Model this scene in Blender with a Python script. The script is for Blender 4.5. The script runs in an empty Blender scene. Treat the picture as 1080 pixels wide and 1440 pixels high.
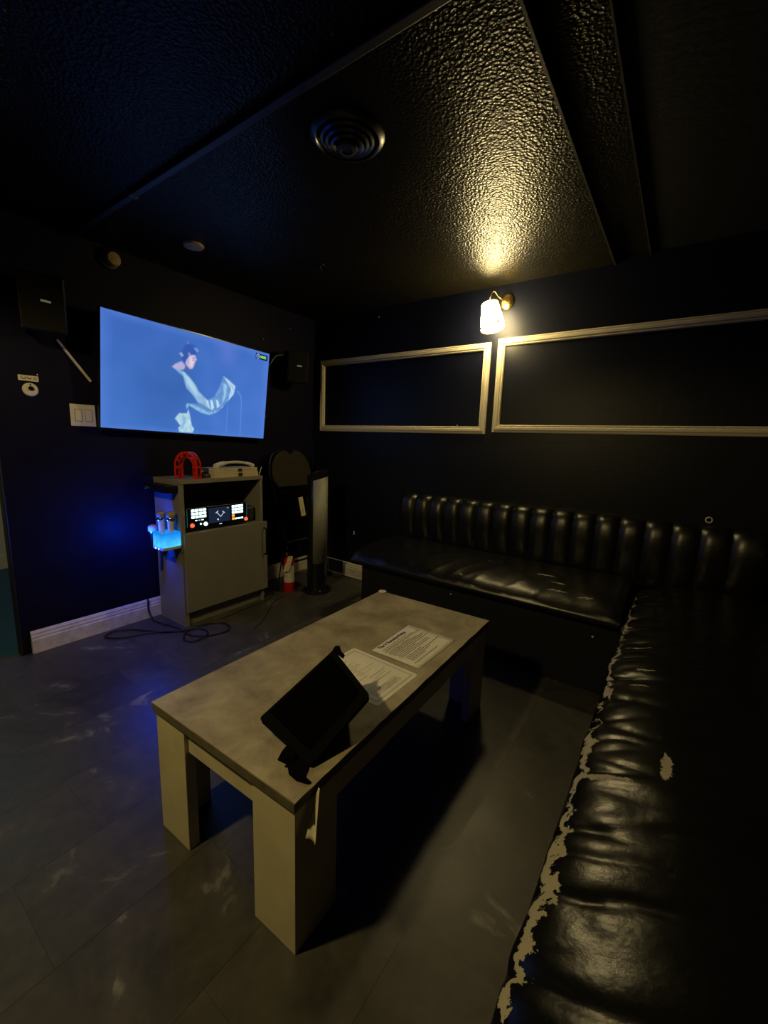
import bpy, bmesh, math, random
from mathutils import Vector, Matrix, noise
random.seed(7)
PI = math.pi
scene = bpy.context.scene
COL = scene.collection

# ------------------------------------------------------------------ materials
def mat(name, color, rough=0.5, metal=0.0, spec=0.5, var=0.0, vscale=8.0, bump=0.0, bscale=60.0,
        emit=None, estr=0.0, alpha=1.0, trans=0.0, coat=0.0, bdist=0.002):
    m = bpy.data.materials.new(name); m.use_nodes = True
    nt = m.node_tree; b = nt.nodes['Principled BSDF']
    b.inputs['Base Color'].default_value = (*color, 1)
    b.inputs['Roughness'].default_value = rough
    b.inputs['Metallic'].default_value = metal
    b.inputs['Specular IOR Level'].default_value = spec
    b.inputs['Coat Weight'].default_value = coat
    b.inputs['Transmission Weight'].default_value = trans
    b.inputs['Alpha'].default_value = alpha
    if emit:
        b.inputs['Emission Color'].default_value = (*emit, 1)
        b.inputs['Emission Strength'].default_value = estr
    geo = nt.nodes.new('ShaderNodeNewGeometry')
    if var > 0:
        n = nt.nodes.new('ShaderNodeTexNoise'); n.inputs['Scale'].default_value = vscale
        n.inputs['Detail'].default_value = 6; n.inputs['Roughness'].default_value = .62
        nt.links.new(geo.outputs['Position'], n.inputs['Vector'])
        r = nt.nodes.new('ShaderNodeValToRGB')
        r.color_ramp.elements[0].position = .32; r.color_ramp.elements[1].position = .7
        r.color_ramp.elements[0].color = (*[c*(1-var) for c in color], 1)
        r.color_ramp.elements[1].color = (*[min(1, c*(1+var)) for c in color], 1)
        nt.links.new(n.outputs['Fac'], r.inputs['Fac'])
        nt.links.new(r.outputs['Color'], b.inputs['Base Color'])
    if bump > 0:
        n2 = nt.nodes.new('ShaderNodeTexNoise'); n2.inputs['Scale'].default_value = bscale
        n2.inputs['Detail'].default_value = 3
        nt.links.new(geo.outputs['Position'], n2.inputs['Vector'])
        bp = nt.nodes.new('ShaderNodeBump'); bp.inputs['Strength'].default_value = bump
        bp.inputs['Distance'].default_value = bdist
        nt.links.new(n2.outputs['Fac'], bp.inputs['Height'])
        nt.links.new(bp.outputs['Normal'], b.inputs['Normal'])
    return m

def emi(name, color, s=1.0):
    m = bpy.data.materials.new(name); m.use_nodes = True
    nt = m.node_tree; nt.nodes.clear()
    e = nt.nodes.new('ShaderNodeEmission'); o = nt.nodes.new('ShaderNodeOutputMaterial')
    e.inputs['Color'].default_value = (*color, 1); e.inputs['Strength'].default_value = s
    nt.links.new(e.outputs[0], o.inputs[0]); return m

def N(nt, t, **kw):
    n = nt.nodes.new(t)
    for k, v in kw.items():
        if k in ('operation', 'blend_type', 'data_type', 'noise_dimensions', 'layer_name', 'feature'): setattr(n, k, v)
        else: n.inputs[k].default_value = v
    return n

M = {}
M['wall'] = mat('navy_black_paint', (.0036, .0046, .0120), .42, spec=.26, var=.25, vscale=3, bump=.25, bscale=40)
M['wall_side'] = mat('black_navy_paint', (.0045, .0043, .016), .55, spec=.12, var=.25, vscale=3, bump=.25, bscale=40)
M['cream'] = mat('cream_gloss_paint', (.60, .54, .40), .35)
M['base'] = mat('worn_baseboard_paint', (.62, .57, .50), .45, var=.2, vscale=18)
M['leather'] = None
M['legw'] = mat('off_white_board', (.62, .56, .38), .5, var=.10, vscale=9)
M['edge'] = mat('dark_edge_band', (.13, .115, .075), .55, var=.3, vscale=20)
M['cab'] = mat('grey_laminate', (.20, .19, .165), .5, var=.06, vscale=6)
M['black'] = mat('black_plastic', (.0035, .0035, .004), .45, spec=.25)
M['blackgloss'] = mat('gloss_black_plastic', (.008, .008, .010), .22)
M['blackmatte'] = mat('matte_black_rubber', (.0012, .0012, .0012), .8, spec=.05)
M['brass'] = mat('aged_brass', (.50, .34, .10), .3, metal=1)
M['paper'] = mat('paper', (.80, .77, .70), .7, var=.05, vscale=20)
M['ink'] = mat('ink', (.05, .05, .05), .8)
M['inkgrey'] = mat('grey_ink', (.40, .39, .36), .8)
M['red'] = mat('red_enamel', (.52, .012, .015), .35)
M['redplastic'] = mat('red_translucent_plastic', (.75, .03, .015), .2, trans=.25, emit=(.8, .03, .01), estr=.006)  # faint emission added to brighten the red; the plastic is no light source
M['silver'] = mat('silver_grille', (.30, .30, .26), .5, metal=.3, bump=.6, bscale=700)
M['chrome'] = mat('chrome', (.6, .6, .6), .2, metal=1)
M['tan'] = mat('tan_plastic', (.36, .26, .13), .6, var=.2, vscale=40)
M['ivory'] = mat('ivory_plastic', (.62, .58, .48), .45, var=.05)
M['fabric'] = mat('brown_black_fabric', (.034, .028, .018), .85, spec=.2, bump=.4, bscale=500)
M['cable'] = mat('black_cable', (.012, .010, .009), .5)
M['label'] = mat('label_paper', (.62, .60, .50), .6, var=.3, vscale=90)
M['tagc'] = mat('tag_card', (.66, .58, .36), .6, var=.1, vscale=60)

# ceiling: heavy stipple painted gloss black
def ceiling_mat():
    m = bpy.data.materials.new('stippled_black_ceiling'); m.use_nodes = True
    nt = m.node_tree; b = nt.nodes['Principled BSDF']
    b.inputs['Base Color'].default_value = (.010, .0085, .0042, 1)
    b.inputs['Roughness'].default_value = .30
    b.inputs['Specular IOR Level'].default_value = .34
    geo = N(nt, 'ShaderNodeNewGeometry')
    n1 = N(nt, 'ShaderNodeTexNoise', Scale=95.0, Detail=2.5, Roughness=.55)
    n2 = N(nt, 'ShaderNodeTexVoronoi', Scale=88.0)
    nt.links.new(geo.outputs['Position'], n1.inputs['Vector']); nt.links.new(geo.outputs['Position'], n2.inputs['Vector'])
    # smooth patches around the ceiling vent
    n3 = N(nt, 'ShaderNodeTexNoise', Scale=2.2, Detail=2.0)
    nt.links.new(geo.outputs['Position'], n3.inputs['Vector'])
    mp = N(nt, 'ShaderNodeMapRange'); mp.inputs['From Min'].default_value = .35; mp.inputs['From Max'].default_value = .6
    mp.inputs['To Min'].default_value = .8; mp.inputs['To Max'].default_value = 1.0
    nt.links.new(n3.outputs['Fac'], mp.inputs['Value'])
    dist = N(nt, 'ShaderNodeVectorMath', operation='DISTANCE'); dist.inputs[1].default_value = (1.76, -1.62, 2.3)
    nt.links.new(geo.outputs['Position'], dist.inputs[0])
    dm = N(nt, 'ShaderNodeMapRange'); dm.inputs['From Min'].default_value = .12; dm.inputs['From Max'].default_value = .42
    nt.links.new(dist.outputs['Value'], dm.inputs['Value'])
    mm = N(nt, 'ShaderNodeMath', operation='MULTIPLY'); nt.links.new(mp.outputs[0], mm.inputs[0]); nt.links.new(dm.outputs[0], mm.inputs[1])
    ad = N(nt, 'ShaderNodeMath', operation='ADD')
    nt.links.new(n1.outputs['Fac'], ad.inputs[0]); nt.links.new(n2.outputs['Distance'], ad.inputs[1])
    # specular fades away from the lamp to imitate its light falling off
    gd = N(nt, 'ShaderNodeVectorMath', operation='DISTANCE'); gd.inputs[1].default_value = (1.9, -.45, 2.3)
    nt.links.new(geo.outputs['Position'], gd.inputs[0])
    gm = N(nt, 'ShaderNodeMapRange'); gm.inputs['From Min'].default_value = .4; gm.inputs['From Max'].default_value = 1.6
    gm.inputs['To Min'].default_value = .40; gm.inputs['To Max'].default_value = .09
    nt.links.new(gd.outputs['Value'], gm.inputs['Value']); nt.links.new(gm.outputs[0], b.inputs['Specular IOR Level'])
    bp = N(nt, 'ShaderNodeBump', Distance=.0027)
    nt.links.new(mm.outputs[0], bp.inputs['Strength'])
    nt.links.new(ad.outputs[0], bp.inputs['Height'])
    nt.links.new(bp.outputs['Normal'], b.inputs['Normal'])
    return m
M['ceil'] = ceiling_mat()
M['ceil2'] = mat('flat_black_ceiling_paint', (.006, .006, .006), .7, spec=.2, bump=.5, bscale=40, bdist=.004)

def floor_mat():
    m = bpy.data.materials.new('slate_vinyl_floor'); m.use_nodes = True
    nt = m.node_tree; b = nt.nodes['Principled BSDF']; L = nt.links.new
    geo = N(nt, 'ShaderNodeNewGeometry')
    sep = N(nt, 'ShaderNodeSeparateXYZ'); L(geo.outputs['Position'], sep.inputs[0])
    # tiles .31 wide in x, .62 long in y
    def fr(out, off, size):
        a = N(nt, 'ShaderNodeMath', operation='ADD'); L(out, a.inputs[0]); a.inputs[1].default_value = off
        d = N(nt, 'ShaderNodeMath', operation='DIVIDE'); L(a.outputs[0], d.inputs[0]); d.inputs[1].default_value = size
        f = N(nt, 'ShaderNodeMath', operation='FRACT'); L(d.outputs[0], f.inputs[0])
        fl = N(nt, 'ShaderNodeMath', operation='FLOOR'); L(d.outputs[0], fl.inputs[0])
        return f.outputs[0], fl.outputs[0]
    fx, ix = fr(sep.outputs['X'], -.565+.31*20, .31)
    # stagger rows
    sh = N(nt, 'ShaderNodeMath', operation='MULTIPLY'); L(ix, sh.inputs[0]); sh.inputs[1].default_value = .217
    ya = N(nt, 'ShaderNodeMath', operation='ADD'); L(sep.outputs['Y'], ya.inputs[0]); L(sh.outputs[0], ya.inputs[1])
    fy, iy = fr(ya.outputs[0], 20, .62)
    def edge(f, w):
        a = N(nt, 'ShaderNodeMath', operation='SUBTRACT'); L(f, a.inputs[0]); a.inputs[1].default_value = .5
        ab = N(nt, 'ShaderNodeMath', operation='ABSOLUTE'); L(a.outputs[0], ab.inputs[0])
        g = N(nt, 'ShaderNodeMath', operation='GREATER_THAN'); L(ab.outputs[0], g.inputs[0]); g.inputs[1].default_value = .5-w
        return g.outputs[0]
    mx = N(nt, 'ShaderNodeMath', operation='MAXIMUM'); L(edge(fx, .005), mx.inputs[0]); L(edge(fy, .0012), mx.inputs[1])
    cmb = N(nt, 'ShaderNodeCombineXYZ'); L(ix, cmb.inputs[0]); L(iy, cmb.inputs[1])
    wn = N(nt, 'ShaderNodeTexWhiteNoise'); L(cmb.outputs[0], wn.inputs['Vector'])
    # slate veins
    add = N(nt, 'ShaderNodeVectorMath', operation='ADD'); L(geo.outputs['Position'], add.inputs[0]); L(wn.outputs['Color'], add.inputs[1])
    n1 = N(nt, 'ShaderNodeTexNoise', Scale=3.2, Detail=7.0, Roughness=.62, Distortion=1.2); L(add.outputs[0], n1.inputs['Vector'])
    r1 = N(nt, 'ShaderNodeValToRGB'); L(n1.outputs['Fac'], r1.inputs['Fac'])
    e = r1.color_ramp.elements
    e[0].position = .3; e[0].color = (.046, .043, .042, 1); e[1].position = .62; e[1].color = (.090, .084, .076, 1)
    e2 = r1.color_ramp.elements.new(.70); e2.color = (.27, .262, .25, 1)
    n2 = N(nt, 'ShaderNodeTexNoise', Scale=30.0, Detail=4.0); L(geo.outputs['Position'], n2.inputs['Vector'])
    mul = N(nt, 'ShaderNodeMixRGB', blend_type='MULTIPLY', Fac=.5); L(r1.outputs[0], mul.inputs[1]); L(n2.outputs['Fac'], mul.inputs[2])
    tv = N(nt, 'ShaderNodeMapRange'); L(wn.outputs['Value'], tv.inputs['Value']); tv.inputs['To Min'].default_value = .85; tv.inputs['To Max'].default_value = 1.15
    mul2 = N(nt, 'ShaderNodeVectorMath', operation='MULTIPLY'); L(mul.outputs[0], mul2.inputs[0])
    cv = N(nt, 'ShaderNodeCombineXYZ'); [L(tv.outputs[0], cv.inputs[i]) for i in range(3)]; L(cv.outputs[0], mul2.inputs[1])
    mix = N(nt, 'ShaderNodeMixRGB', blend_type='MIX'); sf = N(nt, 'ShaderNodeMath', operation='MULTIPLY'); sf.inputs[1].default_value = .8; L(mx.outputs[0], sf.inputs[0]); L(sf.outputs[0], mix.inputs[0]); L(mul2.outputs[0], mix.inputs[1]); mix.inputs[2].default_value = (.02, .018, .015, 1)
    L(mix.outputs[0], b.inputs['Base Color'])
    rr = N(nt, 'ShaderNodeMapRange'); L(n1.outputs['Fac'], rr.inputs['Value']); rr.inputs['To Min'].default_value = .30; rr.inputs['To Max'].default_value = .55
    L(rr.outputs[0], b.inputs['Roughness'])
    bp = N(nt, 'ShaderNodeBump', Strength=.25, Distance=.002); L(n1.outputs['Fac'], bp.inputs['Height']); L(bp.outputs[0], b.inputs['Normal'])
    return m
M['floor'] = floor_mat()

def tabletop_mat():
    m = bpy.data.materials.new('concrete_look_laminate'); m.use_nodes = True
    nt = m.node_tree; b = nt.nodes['Principled BSDF']; L = nt.links.new
    geo = N(nt, 'ShaderNodeNewGeometry')
    n1 = N(nt, 'ShaderNodeTexNoise', Scale=6.5, Detail=9.0, Roughness=.66, Distortion=.4); L(geo.outputs['Position'], n1.inputs['Vector'])
    r = N(nt, 'ShaderNodeValToRGB'); L(n1.outputs['Fac'], r.inputs['Fac'])
    r.color_ramp.elements[0].position = .3; r.color_ramp.elements[0].color = (.19, .155, .10, 1)
    r.color_ramp.elements[1].position = .66; r.color_ramp.elements[1].color = (.42, .37, .27, 1)
    L(r.outputs[0], b.inputs['Base Color']); b.inputs['Roughness'].default_value = .5
    b.inputs['Specular IOR Level'].default_value = .35
    return m
M['top'] = tabletop_mat()

def leather_mat(name, tears, front=None, rough=.28):
    """black vinyl, worn through to a pale backing in ragged patches.
    tears = [(centre, radii)], front=(x, z, y_a, y_b) a torn front edge running along y."""
    m = bpy.data.materials.new(name); m.use_nodes = True
    nt = m.node_tree; b = nt.nodes['Principled BSDF']; L = nt.links.new
    geo = N(nt, 'ShaderNodeNewGeometry')
    n1 = N(nt, 'ShaderNodeTexNoise', Scale=26.0, Detail=5.0, Roughness=.7); L(geo.outputs['Position'], n1.inputs['Vector'])
    sub = N(nt, 'ShaderNodeVectorMath', operation='SUBTRACT'); L(n1.outputs['Color'], sub.inputs[0]); sub.inputs[1].default_value = (.5, .5, .5)
    sc = N(nt, 'ShaderNodeVectorMath', operation='SCALE'); L(sub.outputs[0], sc.inputs[0]); sc.inputs['Scale'].default_value = .07
    wp = N(nt, 'ShaderNodeVectorMath', operation='ADD'); L(geo.outputs['Position'], wp.inputs[0]); L(sc.outputs[0], wp.inputs[1])
    mask = None
    def join(o):
        nonlocal mask
        if mask is None: mask = o; return
        x = N(nt, 'ShaderNodeMath', operation='MAXIMUM'); L(mask, x.inputs[0]); L(o, x.inputs[1]); mask = x.outputs[0]
    for c, rad in tears:
        s = N(nt, 'ShaderNodeVectorMath', operation='SUBTRACT'); L(wp.outputs[0], s.inputs[0]); s.inputs[1].default_value = c
        d = N(nt, 'ShaderNodeVectorMath', operation='DIVIDE'); L(s.outputs[0], d.inputs[0]); d.inputs[1].default_value = rad
        ln = N(nt, 'ShaderNodeVectorMath', operation='LENGTH'); L(d.outputs[0], ln.inputs[0])
        lt = N(nt, 'ShaderNodeMath', operation='LESS_THAN'); L(ln.outputs['Value'], lt.inputs[0]); lt.inputs[1].default_value = 1
        join(lt.outputs[0])
    if front:
        zf, halfw, bias = front
        sp = N(nt, 'ShaderNodeSeparateXYZ'); L(wp.outputs[0], sp.inputs[0])
        sp0 = N(nt, 'ShaderNodeSeparateXYZ'); L(geo.outputs['Position'], sp0.inputs[0])
        dz = N(nt, 'ShaderNodeMath', operation='SUBTRACT'); L(sp.outputs['Z'], dz.inputs[0]); dz.inputs[1].default_value = zf
        ab = N(nt, 'ShaderNodeMath', operation='ABSOLUTE'); L(dz.outputs[0], ab.inputs[0])
        n3 = N(nt, 'ShaderNodeTexNoise', Scale=5.0, Detail=5.0, Roughness=.7); L(geo.outputs['Position'], n3.inputs['Vector'])
        # width grows toward the middle of the bench (y about -2) and fades to a thin line at the corner
        yr = N(nt, 'ShaderNodeMapRange'); L(sp0.outputs['Y'], yr.inputs['Value'])
        yr.inputs['From Min'].default_value = -1.9; yr.inputs['From Max'].default_value = -.7
        yr.inputs['To Min'].default_value = halfw; yr.inputs['To Max'].default_value = halfw*.25
        wv = N(nt, 'ShaderNodeMath', operation='MULTIPLY'); L(yr.outputs[0], wv.inputs[0])
        nr = N(nt, 'ShaderNodeMapRange'); L(n3.outputs['Fac'], nr.inputs['Value']); nr.inputs['From Min'].default_value = .3; nr.inputs['From Max'].default_value = .6
        nr.inputs['To Min'].default_value = bias; nr.inputs['To Max'].default_value = 1.3
        L(nr.outputs[0], wv.inputs[1])
        lt = N(nt, 'ShaderNodeMath', operation='LESS_THAN'); L(ab.outputs[0], lt.inputs[0]); L(wv.outputs[0], lt.inputs[1])
        # only on the front face
        gx = N(nt, 'ShaderNodeMath', operation='LESS_THAN'); L(sp0.outputs['X'], gx.inputs[0]); gx.inputs[1].default_value = 2.80
        ml = N(nt, 'ShaderNodeMath', operation='MULTIPLY'); L(lt.outputs[0], ml.inputs[0]); L(gx.outputs[0], ml.inputs[1])
        join(ml.outputs[0])
    base = N(nt, 'ShaderNodeMixRGB', blend_type='MIX'); base.inputs[1].default_value = (.004, .004, .004, 1); base.inputs[2].default_value = (.36, .33, .25, 1)
    rg = N(nt, 'ShaderNodeMix', data_type='FLOAT')
    rg.inputs[2].default_value = rough; rg.inputs[3].default_value = .9
    if mask is not None:
        L(mask, base.inputs[0]); L(mask, rg.inputs[0])
    else:
        base.inputs[0].default_value = 0; rg.inputs[0].default_value = 0
    L(base.outputs[0], b.inputs['Base Color']); L(rg.outputs[0], b.inputs['Roughness'])
    b.inputs['Specular IOR Level'].default_value = .33 if rough < .3 else .65
    n4 = N(nt, 'ShaderNodeTexNoise', Scale=14.0, Detail=6.0, Roughness=.6); L(geo.outputs['Position'], n4.inputs['Vector'])
    bp = N(nt, 'ShaderNodeBump', Strength=.35, Distance=.006); L(n4.outputs['Fac'], bp.inputs['Height']); L(bp.outputs[0], b.inputs['Normal'])
    return m
M['leather'] = leather_mat('black_vinyl', [], rough=.36)
M['leather_back'] = leather_mat('black_vinyl_back_seat', rough=.34, tears=[((2.30, -.42, .505), (.05, .007, .03)), ((2.38, -.50, .49), (.045, .006, .03)), ((2.40, -.585, .48), (.06, .006, .03)),
                                 ((2.55, -.60, .46), (.05, .006, .03)), ((1.93, -.36, .52), (.008, .008, .02)), ((1.86, -.64, .47), (.01, .01, .01))])
M['leather_side'] = leather_mat('black_vinyl_side_seat', [((2.915, -1.78, .50), (.012, .055, .06)), ((2.79, -1.865, .48), (.075, .008, .05)), ((2.85, -1.27, .50), (.03, .006, .05)),
                                 ((2.80, -1.06, .50), (.05, .004, .05)), ((2.83, -1.38, .50), (.03, .004, .03))], front=(.452, .0085, -.55))
M['kick'] = mat('black_bench_base_board', (.008, .009, .012), .6, spec=.3)
def led_mat():
    m = emi('cyan_lit_acrylic', (.002, .30, 1.0), 1.35); nt = m.node_tree; e = nt.nodes['Emission']
    g = N(nt, 'ShaderNodeNewGeometry'); sp = N(nt, 'ShaderNodeSeparateXYZ'); nt.links.new(g.outputs['Position'], sp.inputs[0])
    nz = N(nt, 'ShaderNodeTexNoise', Scale=22.0); nt.links.new(g.outputs['Position'], nz.inputs['Vector'])
    mr = N(nt, 'ShaderNodeMapRange'); nt.links.new(sp.outputs['Z'], mr.inputs['Value']); mr.inputs['From Min'].default_value = .645; mr.inputs['From Max'].default_value = .56
    mu = N(nt, 'ShaderNodeMath', operation='MULTIPLY'); nt.links.new(mr.outputs[0], mu.inputs[0]); nt.links.new(nz.outputs['Fac'], mu.inputs[1])
    cr = N(nt, 'ShaderNodeValToRGB'); nt.links.new(mu.outputs[0], cr.inputs['Fac']); cr.color_ramp.elements[0].color = (.0, .22, .95, 1); cr.color_ramp.elements[1].color = (.10, .75, 1.0, 1); cr.color_ramp.elements[1].position = .6
    nt.links.new(cr.outputs[0], e.inputs['Color']); e.inputs['Strength'].default_value = 1.0; return m
M['shade'] = emi('lit_opal_glass', (1.0, .79, .38), 62.0)
M['led'] = led_mat()
M['ledw'] = emi('white_cyan_button', (.65, 1.0, 1.0), 2.6)
M['ledo'] = emi('orange_button', (1.0, .42, .05), 1.2)
M['ledr'] = emi('red_lit_knob', (1.0, .16, .06), 1.1)
M['lcd'] = emi('mixer_lcd', (.010, .018, .04), 1.0)
M['icon'] = emi('lcd_icon', (.75, .8, 1.0), .8)

# ------------------------------------------------------------------ mesh builder
class MB:
    def __init__(s): s.v = []; s.f = []
    def add(s, vs, fs, T=None):
        o = len(s.v)
        s.v += [Vector(v) if T is None else T @ Vector(v) for v in vs]
        s.f += [tuple(i+o for i in f) for f in fs]; return s
    def box(s, x0, x1, y0, y1, z0, z1, T=None):
        vs = [(x, y, z) for x in (x0, x1) for y in (y0, y1) for z in (z0, z1)]
        return s.add(vs, [(0,1,3,2), (4,6,7,5), (0,4,5,1), (2,3,7,6), (0,2,6,4), (1,5,7,3)], T)
    def prism(s, poly, z0, z1, T=None):
        n = len(poly)
        vs = [(p[0], p[1], z0) for p in poly] + [(p[0], p[1], z1) for p in poly]
        fs = [tuple(range(n))[::-1], tuple(range(n, 2*n))] + [(i, (i+1) % n, n+(i+1) % n, n+i) for i in range(n)]
        return s.add(vs, fs, T)
    def lathe(s, prof, n=32, T=None, cap=True):
        vs = []; m = len(prof)
        for r, z in prof:
            for k in range(n): a = 2*PI*k/n; vs.append((r*math.cos(a), r*math.sin(a), z))
        fs = [(i*n+k, i*n+(k+1) % n, (i+1)*n+(k+1) % n, (i+1)*n+k) for i in range(m-1) for k in range(n)]
        if cap:
            if prof[0][0] > 1e-5: fs.append(tuple(range(n))[::-1])
            if prof[-1][0] > 1e-5: fs.append(tuple((m-1)*n+k for k in range(n)))
        return s.add(vs, fs, T)
    def tube(s, path, r, n=8, T=None, rfun=None):
        P = [Vector(p) for p in path]; m = len(P); vs = []
        t0 = (P[1]-P[0]).normalized(); up = Vector((0, 0, 1)) if abs(t0.z) < .9 else Vector((1, 0, 0))
        u = t0.cross(up).normalized()
        for i in range(m):
            t = (P[min(i+1, m-1)]-P[max(i-1, 0)]).normalized()
            u = (u - t*u.dot(t)).normalized(); w = t.cross(u)
            rr = rfun(i/(m-1)) if rfun else r
            for k in range(n): a = 2*PI*k/n; vs.append(P[i]+(u*math.cos(a)+w*math.sin(a))*rr)
        fs = [(i*n+k, i*n+(k+1) % n, (i+1)*n+(k+1) % n, (i+1)*n+k) for i in range(m-1) for k in range(n)]
        fs += [tuple(range(n))[::-1], tuple((m-1)*n+k for k in range(n))]
        return s.add(vs, fs, T)
    def grid(s, fn, nu, nv, T=None, closev=False):
        vs = [fn(i/nu, j/nv) for i in range(nu+1) for j in range(nv+1)]
        fs = [(i*(nv+1)+j, (i+1)*(nv+1)+j, (i+1)*(nv+1)+j+1, i*(nv+1)+j+1) for i in range(nu) for j in range(nv)]
        return s.add(vs, fs, T)
    def build(s, name, m, parent=None, bevel=0, smooth=False, seg=2, solid=0, subsurf=0):
        off = root_loc(parent) if parent else Vector((0, 0, 0))
        if parent is None and s.v:
            xs = [v.x for v in s.v]; ys = [v.y for v in s.v]; zs = [v.z for v in s.v]
            off = Vector(((min(xs)+max(xs))/2, (min(ys)+max(ys))/2, min(zs)))
        me = bpy.data.meshes.new(name)
        me.from_pydata([tuple(v-off) for v in s.v], [], s.f); me.update()
        bm = bmesh.new(); bm.from_mesh(me); bmesh.ops.recalc_face_normals(bm, faces=bm.faces); bm.to_mesh(me); bm.free()
        if smooth:
            for p in me.polygons: p.use_smooth = True
            try: me.set_sharp_from_angle(angle=math.radians(42))
            except Exception: pass
        me.materials.append(m)
        o = bpy.data.objects.new(name, me); COL.objects.link(o)
        if parent: o.parent = parent
        else: o.location = off
        if solid:
            md = o.modifiers.new('solid', 'SOLIDIFY'); md.thickness = solid
        if bevel:
            md = o.modifiers.new('bevel', 'BEVEL'); md.width = bevel; md.segments = seg; md.limit_method = 'ANGLE'; md.angle_limit = .6
        if subsurf:
            md = o.modifiers.new('sub', 'SUBSURF'); md.levels = subsurf; md.render_levels = subsurf
        return o

def root_loc(o):
    r = Vector((0, 0, 0))
    while o: r = r+Vector(o.location); o = o.parent
    return r
def thing(name, loc, label, cat, group=None):
    o = bpy.data.objects.new(name, None); COL.objects.link(o); o.location = loc
    o.empty_display_size = .05; o['label'] = label; o['category'] = cat
    if group: o['group'] = group
    return o
def tag(o, label, cat, group=None):
    o['label'] = label; o['category'] = cat
    if group: o['group'] = group
    return o
def struct(o): o['kind'] = 'structure'; return o
def text_mesh(name, body, size, T, m, parent, extrude=.0003, bold=False):
    cu = bpy.data.curves.new(name, 'FONT'); cu.body = body; cu.size = size; cu.extrude = extrude
    cu.align_x = 'CENTER'; cu.align_y = 'CENTER'
    if bold: cu.offset = size*.02
    ob = bpy.data.objects.new(name, cu); COL.objects.link(ob)
    dg = bpy.context.evaluated_depsgraph_get(); me = bpy.data.meshes.new_from_object(ob.evaluated_get(dg))
    bpy.data.objects.remove(ob)
    off = root_loc(parent)
    for v in me.vertices: v.co = (T @ v.co)-off
    me.materials.clear(); me.materials.append(m)
    o = bpy.data.objects.new(name, me); COL.objects.link(o); o.parent = parent
    return o
def frame(o, x, y, z):
    m = Matrix.Identity(4)
    for i in range(3): m[i][0] = x[i]; m[i][1] = y[i]; m[i][2] = z[i]; m[i][3] = o[i]
    return m
def axis(o, d):
    """frame whose local z points along d"""
    d = Vector(d).normalized(); u = d.orthogonal().normalized(); w = d.cross(u)
    return frame(o, u, w, d)
def catmull(P, n=8, closed=False):
    P = [Vector(p) for p in P]; out = []
    Q = [P[0]]+P+[P[-1]]
    for i in range(1, len(Q)-2):
        a, b, c, d = Q[i-1], Q[i], Q[i+1], Q[i+2]
        for k in range(n):
            t = k/n
            out.append(.5*((2*b)+(-a+c)*t+(2*a-5*b+4*c-d)*t*t+(-a+3*b-3*c+d)*t**3))
    out.append(P[-1]); return out

# ------------------------------------------------------------------ room
XR, YF, ZC = 3.42, -3.45, 2.30
struct(MB().box(-.06, XR+.1, YF-.1, .1, -.06, 0).build('floor', M['floor']))
struct(MB().box(-.12, XR+.1, 0, .1, 0, ZC+.12).build('wall_back', M['wall']))
wl = MB().box(-.06, 0, -2.26, 0, 0, ZC+.12).box(-.06, 0, YF, -3.2, 0, ZC+.12).box(-.06, 0, -3.2, -2.26, 2.06, ZC+.12)
struct(wl.build('wall_left', M['wall_side']))
struct(MB().box(XR, XR+.1, YF, 0, 0, ZC+.12).build('wall_right', M['wall_side']))
struct(MB().box(-.12, XR+.1, YF-.1, YF, 0, ZC+.12).build('wall_front', M['wall_side']))
# ceiling: main stippled panel, a slightly raised strip, flat black part
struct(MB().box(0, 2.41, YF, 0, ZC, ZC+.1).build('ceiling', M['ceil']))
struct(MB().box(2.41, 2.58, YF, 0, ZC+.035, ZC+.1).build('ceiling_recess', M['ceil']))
struct(MB().box(2.58, XR, YF, 0, ZC+.03, ZC+.1).build('ceiling_plain', M['ceil2']))
M['ceiltrim'] = mat('painted_edge_trim', (.03, .027, .02), .4)
struct(MB().box(2.402, 2.41, YF, 0, ZC-.004, ZC).build('trim_3', M['ceiltrim']))
struct(MB().box(2.576, 2.582, YF, 0, ZC+.012, ZC+.035).build('trim_4', M['ceiltrim']))
# cable raceway across the ceiling
rw = thing('cable_raceway', (1.2, -1.87, ZC-.02), 'long thin black cable raceway running across the ceiling with a pale joint', 'raceway')
MB().box(.02, 2.40, -1.885, -1.855, ZC-.020, ZC).build('cover', mat('raceway_paint', (.007, .0068, .006), .5), rw, bevel=.004)
MB().box(.715, .735, -1.889, -1.851, ZC-.024, ZC).build('joint_clip', mat('raceway_clip', (.06, .055, .045), .5), rw, bevel=.003)
# hall seen through the doorway at the left
M['hallfloor'] = mat('teal_hall_floor', (.010, .07, .15), .6, var=.2)
M['hallwall'] = mat('pale_hall_wall', (.45, .47, .45), .7)
struct(MB().box(-2.1, -.06, YF-.1, .1, -.06, 0).build('floor_hall', M['hallfloor']))
struct(MB().box(-2.1, -2.0, YF-.1, .1, 0, 2.42).build('wall_hall', M['hallwall']))
struct(MB().box(-2.0, -1.98, YF, 0, 0, .12).build('baseboard_hall', M['hallwall'], bevel=.004))
struct(MB().box(-2.1, -.12, YF-.1, .1, ZC, ZC+.1).build('ceiling_hall', M['ceil2']))
struct(MB().box(-.062, .002, -2.272, -2.2602, 0, 2.06).build('trim_5', mat('black_door_trim', (.012, .012, .011), .45), bevel=.006))

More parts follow.
